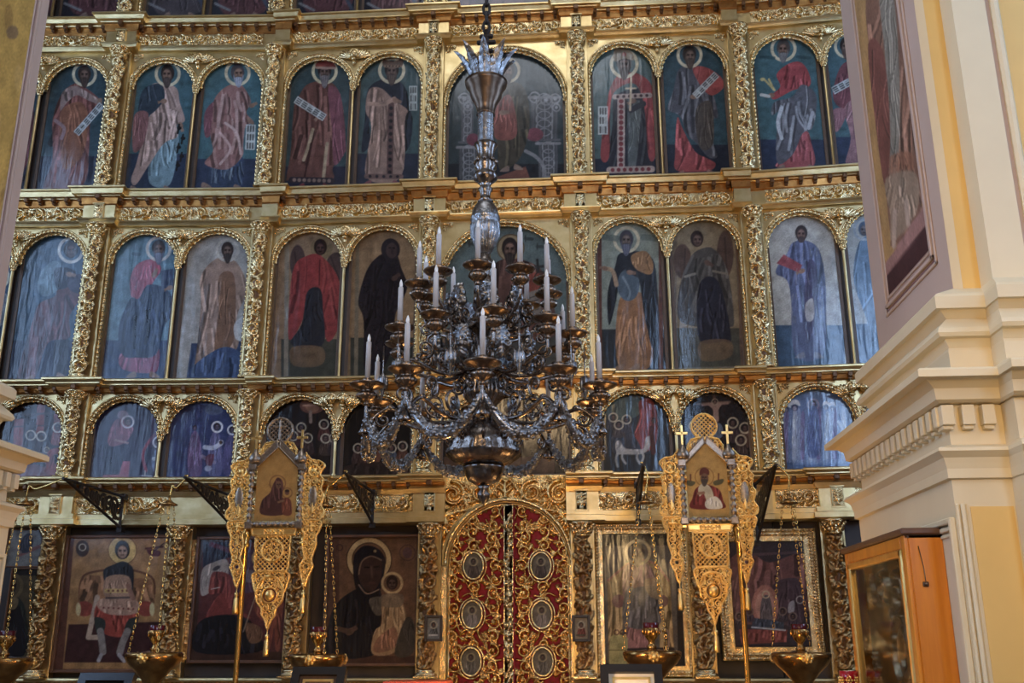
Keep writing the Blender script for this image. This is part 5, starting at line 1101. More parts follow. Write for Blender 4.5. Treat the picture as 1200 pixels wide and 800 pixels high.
for nm, R, n, a0, (fx, fy), ya, sc, hc in TIERS:
    zd = un(fx, fy, 'y', CY-R*math.cos(a0))[2]-ZB; za = CZ(ya)-ZB; am = arm_mesh(R, za, zd, sc); dm = drip_pan(1.15 if nm == 'lowest' else 1.0); cm, tm = candle_mesh(hc)
    bell = MB(); bell.tube([(0, 0, 0), (0, 0, -.12)], .006, 6); bell.lathe([(0, -.12), (.02, -.125), (.034, -.16), (.05, -.19), (.046, -.2), (0, -.19)], 14); bell.ball((0, 0, -.205), .018, 8, 6); bm = bell.mesh('bell', MT['silver'])
    for k in range(n):
        a = a0+k/n*2*PI; s, c = math.sin(a), math.cos(a)
        arm = obj('arm', am, ch, (0, 0, 0), (0, 0, a)); obj('drip_pan', dm, arm, (0, -R, zd))
        if nm == 'lowest': obj('bell_pendant', bm, arm, (0, -R, zd-.15))
        cnd = obj('candle', cm, None, (CX+R*s, CY-R*c, ZB+zd+.05)); tag(cnd, 'white electric candle on the %s chandelier ring, %s' % (nm, POSW[k]), 'candle', 'candles on the chandelier'); obj('bulb_tip', tm, cnd, (0, 0, hc))
    if nm == 'lowest':
        ns = zd-.19; A = 2*PI/n; h = A/2; t = np.linspace(-1, 1, 46)
        pts = np.stack([R*np.sin(h)*t, 0*t-(R*math.cos(h)+.03), ns-.26*(1-t*t)], -1); pts[:, 1] = -np.sqrt(np.maximum(R*R-pts[:, 0]**2, .01))*(1-.04*(1-t*t))
        mb = MB(); mb.tube(pts, .012+.026*(1-t**2), 9); Rn = random.Random(4)
        for q in range(150):
            j = Rn.randrange(2, 44); r = .012+.03*(1-t[j]**2); b = Rn.random()*2*PI; mb.ball(pts[j]+np.array([Rn.uniform(-.01, .01), r*math.cos(b), r*math.sin(b)]), (.016, .011, .016), 6, 4)
        sm = mb.mesh('swag', MT['silverb'])
        for k in range(n): obj('swag', sm, ch, (0, 0, 0), (0, 0, a0+A*(k+.5)))
# silver palmettes round the stem and hanging drops
S = leaf(.09, .10, PI/2, .14, .03, 1, 4)+leaf(.09, .11, -PI/2, .1, .025, 1, 3)+[(spiral(.045, .1, .035, 1.3, 0, 1), .013, .007, 1), (spiral(.135, .1, .035, 1.3, PI, -1), .013, .007, 1), (spiral(.05, .17, .03, 1.2, 0, -1), .012, .006, 1), (spiral(.13, .17, .03, 1.2, PI, 1), .012, .006, 1), (np.array([(.09, .1)]), .035, .035, 1.3)]
x, z = np.meshgrid(np.linspace(0, .18, 30), np.linspace(0, .26, 42), indexing='ij'); h = carve(x, z, S); k = h > .05; mk = k[:-1, :-1] | k[1:, :-1] | k[:-1, 1:] | k[1:, 1:]
mb = MB(); mb.grid(np.stack([x-.09, -h*.03, z-.13], -1), True, mask=mk); mb.grid(np.stack([x-.09, .01+h*.01, z-.13], -1), True, mask=mk); pm = mb.mesh('palmette', MT['silverb'])
for y, r, n, o in ((413, .36, 8, .42), (360, .27, 7, .2)):
    for q in range(n): a = o+q/n*2*PI; obj('palmette', pm, ch, (r*math.sin(a), -r*math.cos(a), CZ(y)-ZB), (0, 0, a))
mb = MB(); mb.tube([(0, 0, .3), (0, 0, .0)], .005, 6)
for k in range(6):
    a = k*PI/3; mb.ball((.03*math.cos(a), .03*math.sin(a), .02), (.012, .012, .05), 6, 6)
mb.lathe([(.004, .09), (.03, .06), (.036, .03), (.02, -.03), (.008, -.08), (0, -.12)], 10); dmsh = mb.mesh('leaf drop', MT['silverb'])
for q in range(10): a = .42+q/10*2*PI; obj('leaf_drop', dmsh, ch, (.74*math.sin(a), -.74*math.cos(a), CZ(452)-ZB), (0, 0, a))
# ------------------------------------------------------------------ processional banners of gilded filigree
def pmask(poly, x, y):
    ins = np.zeros(x.shape, bool); dm = np.full(x.shape, 1e9); n = len(poly)
    for i in range(n):
        a, b = np.array(poly[i], float), np.array(poly[(i+1) % n], float)
        c = (a[1] > y) != (b[1] > y)
        with np.errstate(divide='ignore', invalid='ignore'): ins ^= c & (x < (b[0]-a[0])*(y-a[1])/(b[1]-a[1]+1e-12)+a[0])
        ab = b-a; t = np.clip(((x-a[0])*ab[0]+(y-a[1])*ab[1])/(ab@ab+1e-9), 0, 1); dm = np.minimum(dm, np.hypot(x-a[0]-t*ab[0], y-a[1]-t*ab[1]))
    return ins, dm
def filigree(name, parent, poly, sx, sz, y, pat='lattice', strokes=(), edge=2.0, material='filig', res=.45, smooth_poly=True, holes=()):
    """openwork plate, outline in the banner's own little units (x right, y down)"""
    if smooth_poly: poly = [tuple(p) for p in cat(poly, 4, True)]
    P = np.array(poly); x0, y0 = P.min(0)-1; x1, y1 = P.max(0)+1
    X, Y = np.meshgrid(np.arange(x0, x1, res), np.arange(y0, y1, res), indexing='ij'); ins, dm = pmask(poly, X, Y)
    h = np.zeros_like(X)
    if pat == 'lattice':
        for k in (1, -1): d = np.abs(((X+k*Y)/5.2) % 1-.5)*5.2/1.41; h = np.maximum(h, np.clip(1.1-d/.62, 0, 1))
    elif pat == 'scroll':
        q = 8.0; ix, iy = np.floor(X/q), np.floor(Y/q); cx, cy = (ix+.5)*q, (iy+.5)*q; d = np.hypot(X-cx, Y-cy); an = np.arctan2(Y-cy, X-cx)*(1-2*((ix+iy) % 2))
        h = np.maximum(np.clip(1-np.abs(d-2.6)/.7, 0, 1), np.clip(1-np.abs(((d-an*.45) % 2.8)-1.0)/.75, 0, 1)); h = np.maximum(h, np.clip(1-np.hypot(((X) % q)-0, ((Y) % q)-0)/1.1, 0, 1))
    elif pat == 'solid': h = np.full_like(X, .55)
    if len(strokes): h = np.maximum(h, carve(X, Y, strokes))
    for (cx, cy, r) in holes: h[np.hypot(X-cx, Y-cy) < r] = 0; h = np.maximum(h, np.clip(1-np.abs(np.hypot(X-cx, Y-cy)-r)/1.0, 0, 1)*1.3)
    h = np.maximum(h, np.clip(1.3*(1-np.abs(dm-edge*.5)/(edge*.6)), 0, 1.3)); ok = (ins & (h > .12)).astype(int)
    mk = (ok[:-1, :-1]+ok[1:, :-1]+ok[:-1, 1:]+ok[1:, 1:]) >= 2
    mb = MB(); mb.grid(np.stack([X*sx, y-.004-h*.016, -Y*sz], -1), True, mask=mk); mb.grid(np.stack([X*sx, y+.012+0*h, -Y*sz], -1), True, mask=mk)
    o = mb.obj(name, MT[material], parent); return o
def tassel(parent, x, y, sx, sz, yy=0.0):
    mb = MB(); X, Z = x*sx, -y*sz; mb.tube([(X, yy, Z+.02), (X, yy, Z-.03)], .006, 6); mb.lathe([(0, 0), (.016, -.005), (.018, -.03), (.012, -.04), (.02, -.06), (.026, -.17), (.024, -.2), (0, -.2)], 16, (X, yy, Z-.03), flute=lambda A: .12*np.cos(A*8)); mb.obj('tassel', MT['filig'], parent)
BY = -2.0
def banner(cx, cy, side, fn, label):
    P = un(cx, cy, 'y', BY); Q = un(cx+10, cy, 'y', BY); Rr = un(cx, cy+10, 'y', BY); sx = (Q[0]-P[0])/10; sz = (P[2]-Rr[2])/10
    t = thing('processional_banner', label, 'banner', (P[0], BY, P[2])); F = lambda n, poly, **k: filigree(n, t, poly, sx, sz, k.pop('y', 0.0), **k)
    gable = [(-24, 34), (-24, -30), (0, -57), (24, -30), (24, 34)]
    U, Zg = np.meshgrid(np.linspace(-24*sx, 24*sx, 76), np.linspace(-34*sz, 57*sz, 130), indexing='ij')
    X, Y = project(np.stack([U+P[0], 0*U+BY, Zg+P[2]], -1)); pt = Paint(X, Y, 3); fn(pt); pt.wear(.06)
    board(t, U, -.004, Zg, pt, .02, 'icon_painting', 'paintm', lambda a, b: b < (57-27/24*np.abs(a/sx))*sz)
    F('crest', [(-21, -36), (-22, -50), (-17, -58), (-10, -60), (10, -60), (17, -58), (22, -50), (21, -36), (10, -48), (0, -60), (-10, -48)], pat='scroll', smooth_poly=False)
    m = F('crest_medallion', [(16*math.cos(a), -73+16*math.sin(a)) for a in np.linspace(0, 2*PI, 40, endpoint=False)], pat='lattice', smooth_poly=False, material='enamel' if side < 0 else 'filig', strokes=[(np.array([(0, -84), (0, -62)]), 1.8, 1.8, 1.4), (np.array([(-6, -77), (6, -77)]), 1.6, 1.6, 1.4)] if side < 0 else (), edge=3 if side < 0 else 2)
    for sg in (-1, 1):
        f = lambda L: [(sg*a, b) for a, b in L]
        F('gable_bar', f([(-36, -26), (-2, -62), (0, -52), (-32, -20)]), pat='solid', smooth_poly=False, material='enamel', y=-.012, edge=1.2)
        mb = MB(); q, rr = rope([(sg*29*sx, -.02, -38*sz), (sg*29*sx, -.02, 27*sz)], .022, .35, .06); mb.tube(q, rr, 8); mb.box(sg*29*sx-.035, sg*29*sx+.035, -.05, .01, 25*sz, 33*sz, .006); mb.box(sg*29*sx-.035, sg*29*sx+.035, -.05, .01, -43*sz, -35*sz, .006); mb.obj('twisted_column', MT['enamel'], t)
        F('side_plate', f([(-32, 32), (-54, 33), (-58, 24), (-54, 16), (-57, 6), (-53, -2), (-55, -14), (-51, -20), (-56, -30), (-50, -36), (-40, -38), (-34, -44), (-32, -40)]), pat='scroll', strokes=[(np.array([(sg*-43+6.5*math.cos(q), -24+6.5*math.sin(q)) for q in np.linspace(0, 6.3, 20)]), 1.2, 1.2, 1.2), (np.array([(sg*-43, -24)]), 3.5, 3.5, 1.2), (np.array([(sg*-43, 14), (sg*-43, 24)]), 2.4, 2.4, .9)])
        mb = MB(); mb.ball((sg*-43*sx, -.012, -7*sz), (.045, .008, .11), 10, 8); mb.obj('enamel_boss', MT['enamel'], t)
        F('side_tail', f([(-32, 34), (-54, 34), (-53, 46), (-50, 52), (-50, 64), (-46, 78), (-48, 86), (-44, 96), (-41, 106), (-38, 110), (-36, 104), (-33, 94), (-32, 84), (-36, 76), (-33, 62), (-35, 50), (-32, 46)]), pat='scroll', holes=[(sg*-40, 86, 3.2)], strokes=[(np.array([(sg*-47, 41), (sg*-39, 41)]), 1.6, 1.6, 1.3), (np.array([(sg*-43, 37), (sg*-43, 45)]), 1.6, 1.6, 1.3)])
        tassel(t, sg*-38, 111, sx, sz)
        mb = MB(); X0, Z0 = sg*27*sx, 36*sz; mb.lathe([(0, -.02), (.055, -.02), (.06, 0), (.066, .02), (.05, .06), (.022, .09), (.012, .12), (0, .13)], 16, (X0, -.01, Z0)); mb.obj('onion_dome', MT['enamel'], t)
        mb = MB(); zb = Z0+.12; mb.box(X0-.011, X0+.011, -.02, 0, zb, zb+.19, .003); mb.box(X0-.055, X0+.055, -.02, 0, zb+.1, zb+.125, .003); mb.obj('cross', MT['filig'], t)
    mb = MB(); q, rr = rope([(-29*sx, -.025, -38*sz), (29*sx, -.025, -38*sz)], .022, .35, .06); mb.tube(q, rr, 8); mb.obj('twisted_bar', MT['enamel'], t)
    F('inscription_plate', [(-27, 42), (27, 42), (25, 51), (-25, 51)], pat='solid', smooth_poly=False, strokes=[(np.array([(-11+4.4*k, 44.5), (-11+4.4*k, 48.5)]), .8, .8, 1.3) for k in range(6)]+[(np.array([(-11+4.4*k, 44.5+(k % 2)*3), (-8+4.4*k, 46.5)]), .7, .7, 1.3) for k in range(5)])
    F('middle_plate', [(-21, 51), (21, 51), (20, 88), (18, 92), (-18, 92), (-20, 88)], pat='lattice', smooth_poly=False, holes=[(0, 68, 13)])
    F('middle_roundel', [(13*math.cos(a), 68+13*math.sin(a)) for a in np.linspace(0, 2*PI, 30, endpoint=False)], pat='scroll', smooth_poly=False, y=-.006)
    F('drapery', [(-19, 92), (19, 92), (20, 106), (16, 116), (13, 108), (8, 100), (0, 98), (-8, 100), (-13, 108), (-16, 116), (-20, 106)], pat='scroll', material='filig')
    F('lower_pendant', [(-8, 99), (0, 97), (8, 99), (11, 106), (16, 114), (15, 125), (9, 133), (8, 140), (4, 146), (0, 156), (-4, 146), (-8, 140), (-9, 133), (-15, 125), (-16, 114), (-11, 106)], pat='scroll', holes=[(0, 118, 8.5)])
    mb = MB(); mb.ball((0, 0, -118*sz), (.05, .03, .055), 12, 8); mb.obj('pendant_boss', MT['filig'], t); tassel(t, 0, 157, sx, sz)
    xp = side*33*sx; zf = .36-P[2]; mb = MB(); mb.lathe([(.2, zf), (.2, zf+.03), (.06, zf+.06), (.026, zf+.12), (.024, -64*sz), (.045, -62*sz), (.03, -58*sz), (.045, -50*sz), (.05, -44*sz), (0, -43*sz)], 18, (xp, .03, 0)); mb.obj('pole', MT['brass'], t)
    mb = MB(); mb.box(-34*sx, 34*sx, .012, .045, -46*sz, -41*sz, .004); mb.box(xp-.012, xp+.012, .015, .04, -46*sz, 20*sz, .003); mb.obj('carrier_bar', MT['brass'], t)
    mb = MB(); xo = -xp; mb.tube([(xo, 0, -45*sz), (xo, 0, -62*sz)], .01, 8); mb.ball((xo, 0, -60*sz), .028, 10, 8); mb.obj('short_rod', MT['brass'], t)
    return t
def mother(p):
    p.T(2.962, 210, 470).fill((190, 128, 40)).R(342, 285, 27, 5, (150, 92, 34)).R(375, 318, 17, 4, (150, 92, 34))
    p.P([(285, 392), (288, 345), (315, 318), (328, 285), (342, 265), (358, 275), (362, 300), (358, 330), (368, 345), (366, 392)], (86, 42, 32), folds=6).P([(360, 392), (358, 345), (372, 335), (388, 345), (390, 392)], (128, 56, 30), folds=4)
    p.E(345, 290, 10, 14, (120, 74, 46)).E(375, 317, 8, 9, (116, 68, 42)).S([(341, 288), (343, 289)], 3, (40, 24, 20)).S([(349, 288), (351, 289)], 3, (40, 24, 20)).S([(346, 290), (346, 297)], 3, (90, 54, 36)).E(375, 311, 8, 5, (60, 34, 24)).S([(345, 350), (362, 345)], 7, (130, 84, 50))
def bishop(p):
    p.T(2.962, 740, 470).fill((200, 146, 56)).R(253, 262, 32, 4, (160, 108, 40)).P([(190, 275), (222, 280), (210, 294), (192, 290)], (96, 88, 50)).P([(285, 278), (318, 270), (314, 286), (290, 292)], (96, 88, 50)).S([(205, 275), (205, 255)], 5, (120, 60, 40)).S([(302, 272), (302, 252)], 5, (120, 60, 40))
    p.P([(208, 372), (212, 335), (222, 305), (245, 290), (268, 290), (305, 308), (318, 345), (320, 372)], (128, 36, 30), folds=7).P([(232, 300), (250, 285), (275, 300), (285, 335), (262, 345), (250, 320), (236, 330)], (190, 176, 140)).P([(258, 345), (290, 330), (312, 350), (312, 372), (262, 372)], (214, 206, 184), folds=4).S([(232, 320), (250, 318)], 10, (150, 100, 70))
    p.E(253, 268, 14, 19, (120, 78, 54)).P([(242, 272), (264, 272), (260, 290), (253, 296), (246, 290)], (80, 66, 56)).P([(237, 258), (238, 238), (252, 230), (268, 238), (268, 256), (252, 250)], (110, 48, 36)).S([(247, 264), (250, 264)], 3, (30, 20, 20)).S([(256, 264), (259, 264)], 3, (30, 20, 20)).S([(253, 264), (253, 272)], 3, (90, 60, 44))
banner(324, 576, -1, mother, 'gilded filigree banner with mother and child icon and silver-rimmed top disc, left')
banner(829, 571, 1, bishop, 'gilded filigree banner with white-sashed bishop icon and lattice top disc, right')
# ------------------------------------------------------------------ brackets and hanging oil lamps
LY = -1.55
def bracket(foot, tip, label):
    F0 = un(*foot, 'y', -.2); T0 = un(*tip, 'y', LY); X = F0[0]; z0, z1 = F0[2], T0[2]
    if z1 < z0+.15: z1 = z0+.45
    t = thing('iron_bracket', label, 'bracket', (X, -.2, z0)); L = LY+.2; H = z1-z0; mb = MB()
    mb.tube([(0, 0, 0), (0, L, H)], .016, 8); mb.tube([(0, 0, H), (0, L-.04, H)], .016, 8); mb.tube([(0, 0, -.03), (0, 0, H+.03)], .018, 8); mb.box(-.03, .03, -.01, .09, -.06, 0); mb.box(-.03, .03, -.01, .09, H-.03, H+.03); mb.obj('triangular_frame', MT['iron'], t)
    yy, zz = np.meshgrid(np.linspace(0, -L, 96), np.linspace(0, H, 44), indexing='ij'); R = random.Random(len(label)); S = []
    for k in range(9):
        y = (.04+.1*k)*-L; lo = H*(y/-L); c = (lo+H)/2; r = (H-lo)*.36
        if r > .02: S += [(spiral(y, c, r, 1.5, R.random()*6, 1 if k % 2 else -1), .014, .009, 1)]; S += leaf(y, c, R.random()*6, r*1.4, .011, .9, 3)
    h = carve(yy, zz, S); k = (h > .1) & (zz > H*yy/-L); mk = k[:-1, :-1] | k[1:, :-1] | k[:-1, 1:] | k[1:, 1:]
    mb = MB()
    for s in (-1, 1): mb.grid(np.stack([s*(.004+h*.006), -yy, zz], -1), True, mask=mk)
    mb.obj('scrollwork', MT['iron'], t); return (X, LY+.03, z1)
def chain_mesh(P, Q, mb, n):
    P, Q = np.array(P), np.array(Q); d = Q-P
    for k in range(n):
        a = P+d*(k+.12)/n; b = P+d*(k+.88)/n; m = (a+b)/2; u = (b-a)/2; w = np.array([1, 0, 0]) if k % 2 else np.array([0, 1.0, 0]); w = w*.011
        tt = np.linspace(0, 2*PI, 10); mb.tube([m+u*math.cos(q)+w*math.sin(q) for q in tt], .0038, 5, caps=False)
        if k % 4 == 2: mb.ball(m, (.012, .012, .018), 6, 5)
def lamp(tip, dish, bowl, label, rb=.27):
    X, Y, Z = tip; D = un(*dish, 'y', LY); B = un(*bowl, 'y', LY); x = (D[0]+B[0])/2; zd, zr = D[2], B[2]
    t = thing('hanging_oil_lamp', label, 'oil lamp', (x, LY, zr-.3)); o = zr-.3; cap = zd-o
    mb = MB(); mb.lathe([(0, -.12), (.02, -.12), (.03, -.1), (.018, -.08), (.03, -.06), (.05, -.03), (.10, .06), (.17, .14), (.235, .20), (rb, .25), (rb*1.02, .27), (rb*1.03, .30), (rb*.95, .315), (rb*.8, .30), (.16, .31), (.10, .32), (.06, .33), (0, .33)], 40, (0, 0, 0)); mb.obj('bowl', MT['lampb'], t)
    for k in range(3):
        mb = MB(); a = -PI/2+k*2*PI/3; cxx, cyy = rb*.98*math.cos(a), rb*.98*math.sin(a)
        for q in range(7): b = q/7*2*PI; mb.ball((cxx*1.04-math.sin(a)*.04*math.cos(b), cyy*1.04+math.cos(a)*.04*math.cos(b), .265+.035*math.sin(b)), .018, 7, 5)
        mb.ball((cxx*1.06, cyy*1.06, .265), (.03, .03, .035), 10, 6); mb.obj('cast_ornament', MT['filig'], t)
    mb = MB(); mb.lathe([(.04, .33), (.05, .35), (.03, .37), (.03, .40), (.055, .43), (.075, .47), (.078, .52), (.07, .525), (.06, .45), (0, .42)], 20); 
    for q in range(8): a = q*PI/4; mb.ball((.076*math.cos(a), .076*math.sin(a), .49), (.014, .014, .03), 6, 5)
    mb.obj('cup_holder', MT['lampb'], t)
    mb = MB(); mb.lathe([(.05, .46), (.07, .50), (.078, .57), (.074, .572), (.06, .5), (0, .48)], 20); mb.obj('glass_cup', MT['redcup'], t)
    mb = MB(); mb.lathe([(0, .0), (.085, 0), (.09, .01), (.05, .03), (.015, .06), (.012, .1), (0, .1)], 20, (0, 0, cap)); mb.obj('chain_cap', MT['lampb'], t)
    for k in range(3):
        a = -PI/2+k*2*PI/3+.5; mb = MB(); chain_mesh((.06*math.cos(a), .06*math.sin(a), cap), (rb*math.cos(a), rb*math.sin(a), .31), mb, 26); mb.obj('chain', MT['brass'], t)
    mb = MB(); dx = X-x; zt = Z-o; p = cat([(0, 0, cap+.08), (.02, 0, cap+.2), (.03+dx*.2, 0, zt-.1), (dx, Y-LY, zt+.02), (dx-.03, Y-LY, zt+.03)], 8); mb.tube(p, .009, 7); mb.obj('hook', MT['brass'], t)
MT['redcup'] = mat('dark red cup', (.07, .008, .012), .12, 0)
bk = [bracket((140, 617), (64, 561), 'black scrolled iron bracket nearest the left pier'), bracket((268, 612), (212, 560), 'black scrolled iron bracket half hidden by the left banner'), bracket((436, 612), (393, 555), 'black scrolled iron bracket left of the royal doors'), bracket((748, 608), (742, 545), 'black scrolled iron bracket right of the royal doors'), bracket((888, 633), (925, 545), 'black scrolled iron bracket right of the right banner')]
lamp(bk[0], (30, 592), (4, 772), 'brass hanging oil lamp cut off by the left edge'); lamp(bk[1], (198, 592), (181, 766), 'brass hanging oil lamp in front of the seated warrior icon'); lamp(bk[2], (382, 594), (371, 768), 'brass hanging oil lamp before the dark mother and child icon'); lamp(bk[3], (755, 590), (766, 764), 'brass hanging oil lamp before the greyed enthroned icon'); lamp(bk[4], (925, 590), (938, 766), 'brass hanging oil lamp nearest the kiot on the right')
# ------------------------------------------------------------------ lecterns and frames peeping over the bottom edge
def framed_stand(x0, x1, yt, Y, label, matc, tilt=.5, hgt=.55):
    a, b = un(x0, yt, 'y', Y), un(x1, yt, 'y', Y); w = (b[0]-a[0])/2; zt = a[2]
    t = thing('lectern', label, 'lectern', ((a[0]+b[0])/2, Y, SOLEA if Y > -3 else 0)); o = zt-t.location.z; c, s = math.cos(tilt), math.sin(tilt)
    def bx(mb, xa, xb, q0, q1, d0, d1):    # on the sloping face: q along the slope from the top edge, d out of it
        V = [(x, -q*s-d*c, o-q*c+d*s) for x in (xa, xb) for d in (d0, d1) for q in (q0, q1)]
        mb.add(V, [(0, 1, 3, 2), (4, 6, 7, 5), (0, 4, 5, 1), (2, 3, 7, 6), (0, 2, 6, 4), (1, 5, 7, 3)])
    f = .07; mb = MB()
    for xa, xb, q0, q1 in ((-w, -w+f, 0, hgt), (w-f, w, 0, hgt), (-w+f, w-f, 0, f), (-w+f, w-f, hgt-f, hgt)): bx(mb, xa, xb, q0, q1, 0, .05)
    bx(mb, -w, w, 0, hgt, -.03, 0); mb.obj('frame', MT['black'], t)
    mb = MB(); bx(mb, -w+f, w-f, f, hgt-f, .004, .012); mb.obj('mount', MT[matc], t)
    mb = MB()
    for xa, xb, q0, q1 in ((-w+f+.03, -w+f+.05, f+.03, hgt-f), (w-f-.05, w-f-.03, f+.03, hgt-f), (-w+f+.03, w-f-.03, f+.03, f+.05)): bx(mb, xa, xb, q0, q1, .012, .022)
    mb.obj('inner_border', MT['filig'], t)
    mb = MB(); mb.lathe([(.2, 0), (.2, .03), (.05, .06), (.035, .12), (.035, o-hgt*c*.5-.03), (0, o-hgt*c*.5-.03)], 18, (0, -hgt*s*.5, 0)); mb.obj('post', MT['dark'], t)
framed_stand(345, 407, 784, -2.6, 'black framed picture on a stand left of the royal doors', 'frame')
framed_stand(703, 775, 781, -2.6, 'black framed picture with cream mount right of the royal doors', 'paper')
framed_stand(97, 160, 791, -2.6, 'plain black slanted stand top under the seated warrior icon', 'black')
a, b = un(458, 796, 'y', -2.4), un(531, 796, 'y', -2.4); t = thing('lectern', 'red-topped wooden lectern before the royal doors', 'lectern', ((a[0]+b[0])/2, -2.4, SOLEA)); w = (b[0]-a[0])/2; hh = a[2]-SOLEA
mb = MB(); mb.box(-w, w, -.4, .0, hh-.05, hh, .012); mb.obj('top', mat('red lacquer', (.42, .06, .03), .3), t); mb = MB(); mb.box(-w+.04, w-.04, -.36, -.04, .08, hh-.05, .01); mb.box(-w, w, -.4, 0, 0, .08, .01); mb.obj('body', MT['honey'], t)
# ------------------------------------------------------------------ kiot (icon case) on the right pier
XP = 1.904
K0 = un(1104, 626, 'x', XP); KY = K0[1]; KZ = K0[2]; KXF = un(1064, 628, 'y', KY)[0]; KYF = un(994, 655, 'x', KXF)[1]; D = XP-KXF; Wk = KYF-KY; KB = .75
t = thing('icon_case', 'honey wood glazed icon case fixed to the right pier, carved icon inside', 'icon case', (XP, KY, KB)); H = KZ-KB
mb = MB(); mb.box(-D, 0, 0, .025, 0, H, .004); mb.obj('side_panel', MT['honey'], t); mb = MB(); mb.box(-D, 0, Wk-.025, Wk, 0, H, .004); mb.obj('side_panel', MT['honey'], t)
mb = MB(); mb.box(-D-.04, 0, -.02, Wk+.03, H, H+.035, .008); mb.box(-D-.02, 0, -.0, Wk+.015, H-.02, H+.001, .004); mb.obj('cornice_board', MT['bole'], t); mb = MB(); mb.box(-D, 0, 0, Wk, -.04, 0); mb.obj('bottom_board', MT['honey'], t)
mb = MB(); mb.box(-.02, 0, .025, Wk-.025, 0, H); mb.obj('back', MT['dark'], t)
dr = MB(); fw = .07
for y0, y1, z0, z1 in ((0, fw, 0, H), (Wk-fw, Wk, 0, H), (fw, Wk-fw, 0, fw), (fw, Wk-fw, H-fw, H)): dr.box(-D-.022, -D, y0, y1, z0, z1, .006)
dro = dr.obj('door', MT['honey'], t)
g = MB()
for y0, y1, z0, z1 in ((fw, fw+.045, fw, H-fw), (Wk-fw-.045, Wk-fw, fw, H-fw), (fw, Wk-fw, fw, fw+.04), (fw, Wk-fw, H-fw-.04, H-fw)): g.box(-D-.03, -D+.02, y0, y1, z0, z1, .008)
g.obj('gilt_inner_frame', MT['filig'], dro)
g = MB(); g.box(-D-.008, -D-.004, fw, Wk-fw, fw, H-fw); g.obj('glass_pane', MT['glass'], dro)
g = MB(); g.box(-D*.74, -D*.74+.03, -.014, -.001, H-.27, H-.245, .003); g.tube([(-D*.74+.015, -.012, H-.245), (-D*.74+.012, -.015, H-.17), (-D*.75, -.008, H-.06)], .0022, 6); g.ball((-D*.74+.015, -.016, H-.258), .011, 8, 6); g.obj('hanging_lock', MT['bronze'], t)
# carved silver icon inside
R = random.Random(8); Wi, Hi = Wk-2*fw, H-2*fw; S = []
for cy, cz, r in ((Wi*.35, Hi*.82, .14), (Wi*.6, Hi*.86, .1)): S.append((spiral(cy, cz, r, 1.5, 1, 1, 30), .022, .012, 1))
for k in range(26): S += leaf(R.uniform(.05, Wi-.05), R.uniform(.05, Hi-.05), R.random()*6, .12, .014, .8, 3)
tt = np.linspace(0, 2*PI, 40)
for q in (.58, .2): S.append((np.stack([Wi*.38+.17*np.cos(tt), Hi*q+.2*np.sin(tt)], 1), .016, .016, 1)); S.append((np.stack([Wi*.38+.08*np.cos(tt), Hi*q+.12*np.sin(tt)], 1), .03, .03, .6))
yy, zz = np.meshgrid(np.linspace(0, Wi, 90), np.linspace(0, Hi, 190), indexing='ij'); h = carve(yy, zz, S); mb = MB(); mb.grid(np.stack([-.10-h*.04, yy+fw, zz+fw], -1), True)
mb.obj('carved_icon', mat('dark bronze relief', (.24, .17, .09), .3, .9, noise=.5, nscale=6), t)
# red votive on a thin stand
Pv = un(994, 786, 'y', -4.75); t = thing('votive_lamp', 'red glass votive with gilded filigree cup, beside the kiot', 'votive', (Pv[0], Pv[1], 0)); z = Pv[2]
mb = MB(); mb.lathe([(.10, 0), (.10, .02), (.02, .05), (.012, .1), (.012, z-.16), (.04, z-.12), (.055, z-.10), (.05, z-.095), (0, z-.1)], 18); mb.obj('stand', MT['brass'], t)
mb = MB(); mb.lathe([(.035, z-.09), (.05, z-.06), (.058, z), (.054, z), (.045, z-.06), (0, z-.08)], 20); mb.obj('red_cup', mat('red votive glass', (.35, .01, .02), .1, 0, coat=.5), t)
mb = MB()
for k in range(7):
    a = k/7*2*PI; 
    for q in range(6): b = q/6*2*PI; mb.ball((.056*math.cos(a)-math.sin(a)*.016*math.cos(b), .056*math.sin(a)+math.cos(a)*.016*math.cos(b), z-.055+.018*math.sin(b)), .008, 6, 4)
    mb.ball((.058*math.cos(a), .058*math.sin(a), z-.055), .009, 6, 4)
mb.obj('filigree_holder', MT['filig'], t)
# ------------------------------------------------------------------ piers
XR, XL, YN, YF = 2.13, -4.46, -6.0, -4.53
def cz(px, py, pr): return un(px, py, 'y', YN-pr)[2]
ent = [(0.000, cz(1117, 338, 0.000)), (0.154, cz(1100, 344, 0.154)), (0.170, cz(1098, 347, 0.170)), (0.170, cz(1099, 361, 0.170)), (0.138, cz(1104, 363, 0.138)), (0.097, cz(1106, 374, 0.097)), (0.121, cz(1104, 377, 0.121)), (0.170, cz(1100, 384, 0.170)), (0.181, cz(1099, 389, 0.181)), (0.170, cz(1100, 394, 0.170)), (0.130, cz(1105, 397, 0.130)), (0.105, cz(1106, 408, 0.105)), (0.113, cz(1108, 411, 0.113)), (0.113, cz(1110, 431, 0.113)),
       (0.365, cz(1080, 431, 0.365)), (0.381, cz(1078, 433, 0.381)), (0.381, cz(1079, 441, 0.381)), (0.324, cz(1088, 444, 0.324)), (0.275, cz(1094, 455, 0.275)), (0.267, cz(1097, 468, 0.267)), (0.243, cz(1099, 472, 0.243)), (0.194, cz(1106, 474, 0.194)), (0.194, cz(1111, 521, 0.194)),
       (0.292, cz(1100, 524, 0.292)), (0.300, cz(1100, 528, 0.300)), (0.267, cz(1104, 536, 0.267)), (0.259, cz(1107, 542, 0.259)), (0.251, cz(1108, 549, 0.251)), (0.251, cz(1109, 560, 0.251)), (0.227, cz(1112, 562, 0.227)), (0.227, cz(1116, 589, 0.227))]
zbase, zlow = ent[0][1], ent[-1][1]
ST = .17
